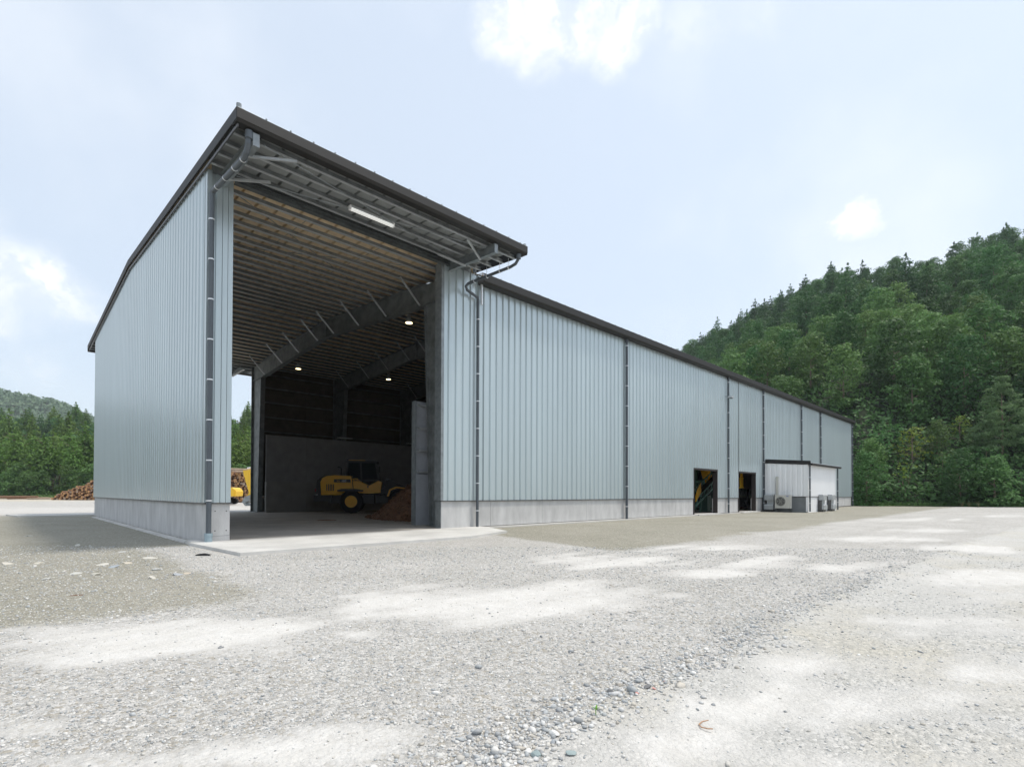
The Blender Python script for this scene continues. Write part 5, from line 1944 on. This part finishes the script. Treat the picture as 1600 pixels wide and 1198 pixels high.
def scatter_gravel():
    r = np.random.default_rng(42)
    n = 110000
    d = 2.0 + 9.5 * r.random(n) ** 1.35
    px = r.uniform(-160, 1760, n)
    p = CAM[None, :2] + d[:, None] * (AF[None, :2] + ((px - 800) / FPX)[:, None] * AR[None, :2])
    du, ol, lo, rd = ground_fields(p)
    prob = (1 - .94 * sstep(.2, .6, du)) * (1 - .35 * ol) * (1 - .75 * lo)
    bare = (p[:, 1] > -3.1) & (p[:, 0] > -.4) & (p[:, 0] < 8.5) | (p[:, 1] > -.1) & (p[:, 0] > -.1)
    keep = (r.random(n) < prob) & ~bare
    p, d, rd, ol = p[keep], d[keep], rd[keep], ol[keep]
    n = len(p)
    size = np.exp(r.normal(math.log(.0046), .40, n)) * (.75 + d * .09)
    # extra coarse stones gathered along the edge
    m_ = 3200
    k = r.integers(1, 11, m_)
    f = r.random(m_)[:, None]
    q = RIDGE_PT[k] * (1 - f) + RIDGE_PT[np.minimum(k + 1, len(RIDGE_PT) - 1)] * f
    q = q + r.normal(0, .14, (m_, 2)) + np.array([-.06, .06])
    qs = np.exp(r.normal(math.log(.0088), .40, m_))
    P = np.concatenate([p, q])
    size = np.clip(np.concatenate([size, qs]), .003, .04)
    z = ground_height(P)
    tone = TONES[r.integers(0, len(TONES), len(P))] * r.uniform(.9, 1.15, (len(P), 1))
    me = stones_mesh('gravel', np.column_stack([P, z + size * .22]), size, tone, r)
    link('gravel', me, kind='stuff')
    print('gravel', len(P))


scatter_gravel()


def lone_stone(loc, s, tone, seed, label, group=None, flat=1.0, name='stone'):
    """a stone big enough to be picked up by itself"""
    r = np.random.default_rng(seed)
    import bmesh
    bm = bmesh.new()
    bmesh.ops.create_icosphere(bm, subdivisions=2, radius=1)
    ax_ = r.normal(size=(12, 3))
    ax_ /= np.linalg.norm(ax_, axis=1)[:, None]
    cut = r.uniform(.52, .86, 12)
    for v in bm.verts:
        c = np.array(v.co)
        for a_, k_ in zip(ax_, cut):
            t_ = c @ a_
            if t_ > k_:
                c = c - a_ * (t_ - k_)
        c = c * (1 + r.normal(0, .025))
        v.co = Vector(c * np.array([1.2, .9, .68 * flat]))
    me = bpy.data.meshes.new(name)
    bm.to_mesh(me)
    bm.free()
    me.materials.append(M['stone'])
    at = me.attributes.new('tone', 'FLOAT_COLOR', 'POINT')
    at.data.foreach_set('color', np.tile(np.append(tone, 1), len(me.vertices)).astype(np.float32))
    o = link(name, me, None, loc, label=label, category='stone')
    o.scale = (s, s, s)
    o.rotation_euler = (r.normal(0, .15), r.normal(0, .15), r.uniform(0, 6.28))
    if group:
        o['group'] = group
    return o


r = np.random.default_rng(9)
for k in range(30):
    j = r.integers(2, 10)
    f = r.random()
    q = RIDGE_PT[j] * (1 - f) + RIDGE_PT[j + 1] * f + r.normal(0, .12, 2) + np.array([-.05, .05])
    s = float(np.exp(r.normal(math.log(.0135), .25)))
    z = float(ground_height(q[None])[0])
    kind = r.integers(0, 3)
    tone, lab, grp = [((.58, .58, .56), 'whitish stone among the coarse stones along the gravel edge', 'whitish stones along the gravel edge'),
                      ((.36, .38, .40), 'blue grey stone among the coarse stones along the gravel edge', 'blue grey stones along the gravel edge'),
                      ((.37, .34, .30), 'brownish stone among the coarse stones along the gravel edge', 'brownish stones along the gravel edge')][kind]
    lone_stone((q[0], q[1], z + s * .3), s, np.array(tone) * r.uniform(.85, 1.1), 100 + k, lab, grp)
for k, (px, py, s, tone, lab, fl) in enumerate([
        (838, 1192, .028, (.28, .34, .34), 'dark green grey stone at the near end of the gravel edge', .8),
        (892, 1188, .025, (.30, .36, .36), 'green grey flat stone beside the pale dust at the near end of the gravel edge', .6),
        (866, 1160, .026, (.62, .62, .60), 'rounded white stone above the dark green grey stone', 1),
        (1012, 1084, .024, (.20, .20, .20), 'small dark stone touched by red marker paint', .9),
        (953, 1090, .026, (.22, .22, .22), 'upright dark stone in the gravel edge above the green sprout', 1.2)]):
    p = gp(px, py, GZ)
    z = float(ground_height(p[None, :2])[0])
    lone_stone((p[0], p[1], z + s * .35), s, np.array(tone), 300 + k, lab, None, fl)
for k, (px, py, s, tone) in enumerate([(160, 882, .13, (.55, .53, .48)), (60, 880, .10, (.55, .52, .45)), (235, 872, .13, (.56, .54, .49)), (200, 880, .09, (.55, .50, .42)), (248, 890, .11, (.50, .51, .50)), (278, 898, .12, (.38, .40, .43)),
                                       (152, 897, .10, (.52, .50, .44)), (118, 896, .09, (.50, .50, .47)), (175, 886, .11, (.33, .36, .39)), (12, 881, .12, (.54, .51, .45)), (293, 896, .08, (.50, .44, .36)), (190, 862, .10, (.52, .52, .50)), (240, 904, .09, (.52, .50, .45)),
                                       (70, 905, .08, (.50, .50, .48)), (275, 866, .08, (.53, .52, .48)), (120, 853, .10, (.52, .51, .46)), (45, 838, .12, (.50, .50, .47)), (330, 902, .06, (.40, .41, .42))]):
    p = gp(px, py, GZ)
    z = float(ground_height(p[None, :2])[0])
    blue = tone[2] > tone[0]
    s *= .8
    lone_stone((p[0], p[1], z + .001), s, np.array(tone), 400 + k, 'blue grey flat stone in the olive gravel before the gable' if blue else 'pale flat stone in the olive gravel before the gable', 'blue grey flat stones before the gable' if blue else 'pale flat stones before the gable', .45, 'flat_stone')

# ------------------------------------------------------------------ small things lying about
p = gp(317, 867, GZ)
b = MB()
b.prism([(-.16, 0), (.17, .0), (.20, .03), (.05, .065), (-.12, .05), (-.19, .02)], 1, -.04, .04)
o = b.build('black_scrap', M['dark'], loc=(p[0], p[1], float(ground_height(p[None, :2])[0]) + .0), label='black strip of rubber scrap lying on gravel near the apron corner', category='scrap')
o.rotation_euler = (0, 0, -.75)
o.scale = (.7, .7, .7)
p = gp(1105, 1136, GZ)
z = float(ground_height(p[None, :2])[0]) + .006
tw = [gp(a, c, GZ)[:2] for a, c in ((1107, 1126), (1097, 1129), (1092, 1134), (1096, 1139), (1106, 1142), (1114, 1143))]
MB().tube([(q[0], q[1], z + .002 * i) for i, q in enumerate(tw)], [.002, .003, .003, .0035, .0035, .003], 6).build('twig', mat('rusty_twig', (.40, .25, .16), .8), label='curved rust brown twig on the pale dusty ground', category='twig')
p = gp(931, 1127, GZ)
z = float(ground_height(p[None, :2])[0])
sp = thing('sprout', 'tiny green sprout growing in the coarse gravel edge', 'sprout', (p[0], p[1], z))
sp.scale = (.75, .75, .75)
lg = mat('sprout_green', (.16, .36, .04), .6)
MB().tube([(0, 0, 0), (.002, .002, .05)], .003, 6).build('stem', lg, sp)
for a in (.4, 2.2, 4.0, 5.3):
    MB().add([(0, 0, .03), (.014 * math.cos(a) - .008 * math.sin(a), .014 * math.sin(a) + .008 * math.cos(a), .05), (.03 * math.cos(a), .03 * math.sin(a), .066), (.014 * math.cos(a) + .008 * math.sin(a), .014 * math.sin(a) - .008 * math.cos(a), .05)], [(0, 1, 2, 3)]).build('leaf', lg, sp)
# marker paint sprayed on a few stones
rp = mat('red_marker_paint', (.56, .27, .24), .8)
for k, (px, py) in enumerate(((1022, 1086), (1040, 1075), (996, 1094))):
    p = gp(px, py, GZ)
    o = lone_stone((p[0], p[1], float(ground_height(p[None, :2])[0]) + .006), .012, np.array((.55, .2, .18)), 700 + k, 'small stone with faded red marker paint at the gravel edge', 'stones with red marker paint', .6)
    o.data.materials[0] = rp
for k, (px, py, ang, lab) in enumerate(((119, 931, .3, 'thin brown wood splinter on the olive gravel'), (510, 813, .2, 'dark strip of bark lying on the shed floor'))):
    p = gp(px, py, GZ if k == 0 else 0)
    o = MB().prism([(-.06, 0), (.06, .0), (.065, .008), (0, .012), (-.06, .007)] if k == 0 else [(-.4, 0), (.4, 0), (.38, .02), (0, .035), (-.36, .02)], 1, -.015, .015).build('wood_splinter', M['logbark'], loc=(p[0], p[1], p[2] + .004), label=lab, category='splinter')
    o.rotation_euler = (0, 0, -.7 + ang)

# ------------------------------------------------------------------ the summer haze
hz = bpy.data.materials.new('haze')
hz.use_nodes = True
nt = hz.node_tree
nt.nodes.remove(nt.nodes['Principled BSDF'])
pv = N(nt, 'ShaderNodeVolumePrincipled')
pv.inputs['Color'].default_value = (.80, .88, .97, 1)
pv.inputs['Density'].default_value = .00027
pv.inputs['Anisotropy'].default_value = .2
nt.links.new(pv.outputs[0], nt.nodes['Material Output'].inputs['Volume'])
MB().box(-1400, 1400, -1400, 1400, -40, 180).build('haze', hz, kind='stuff')
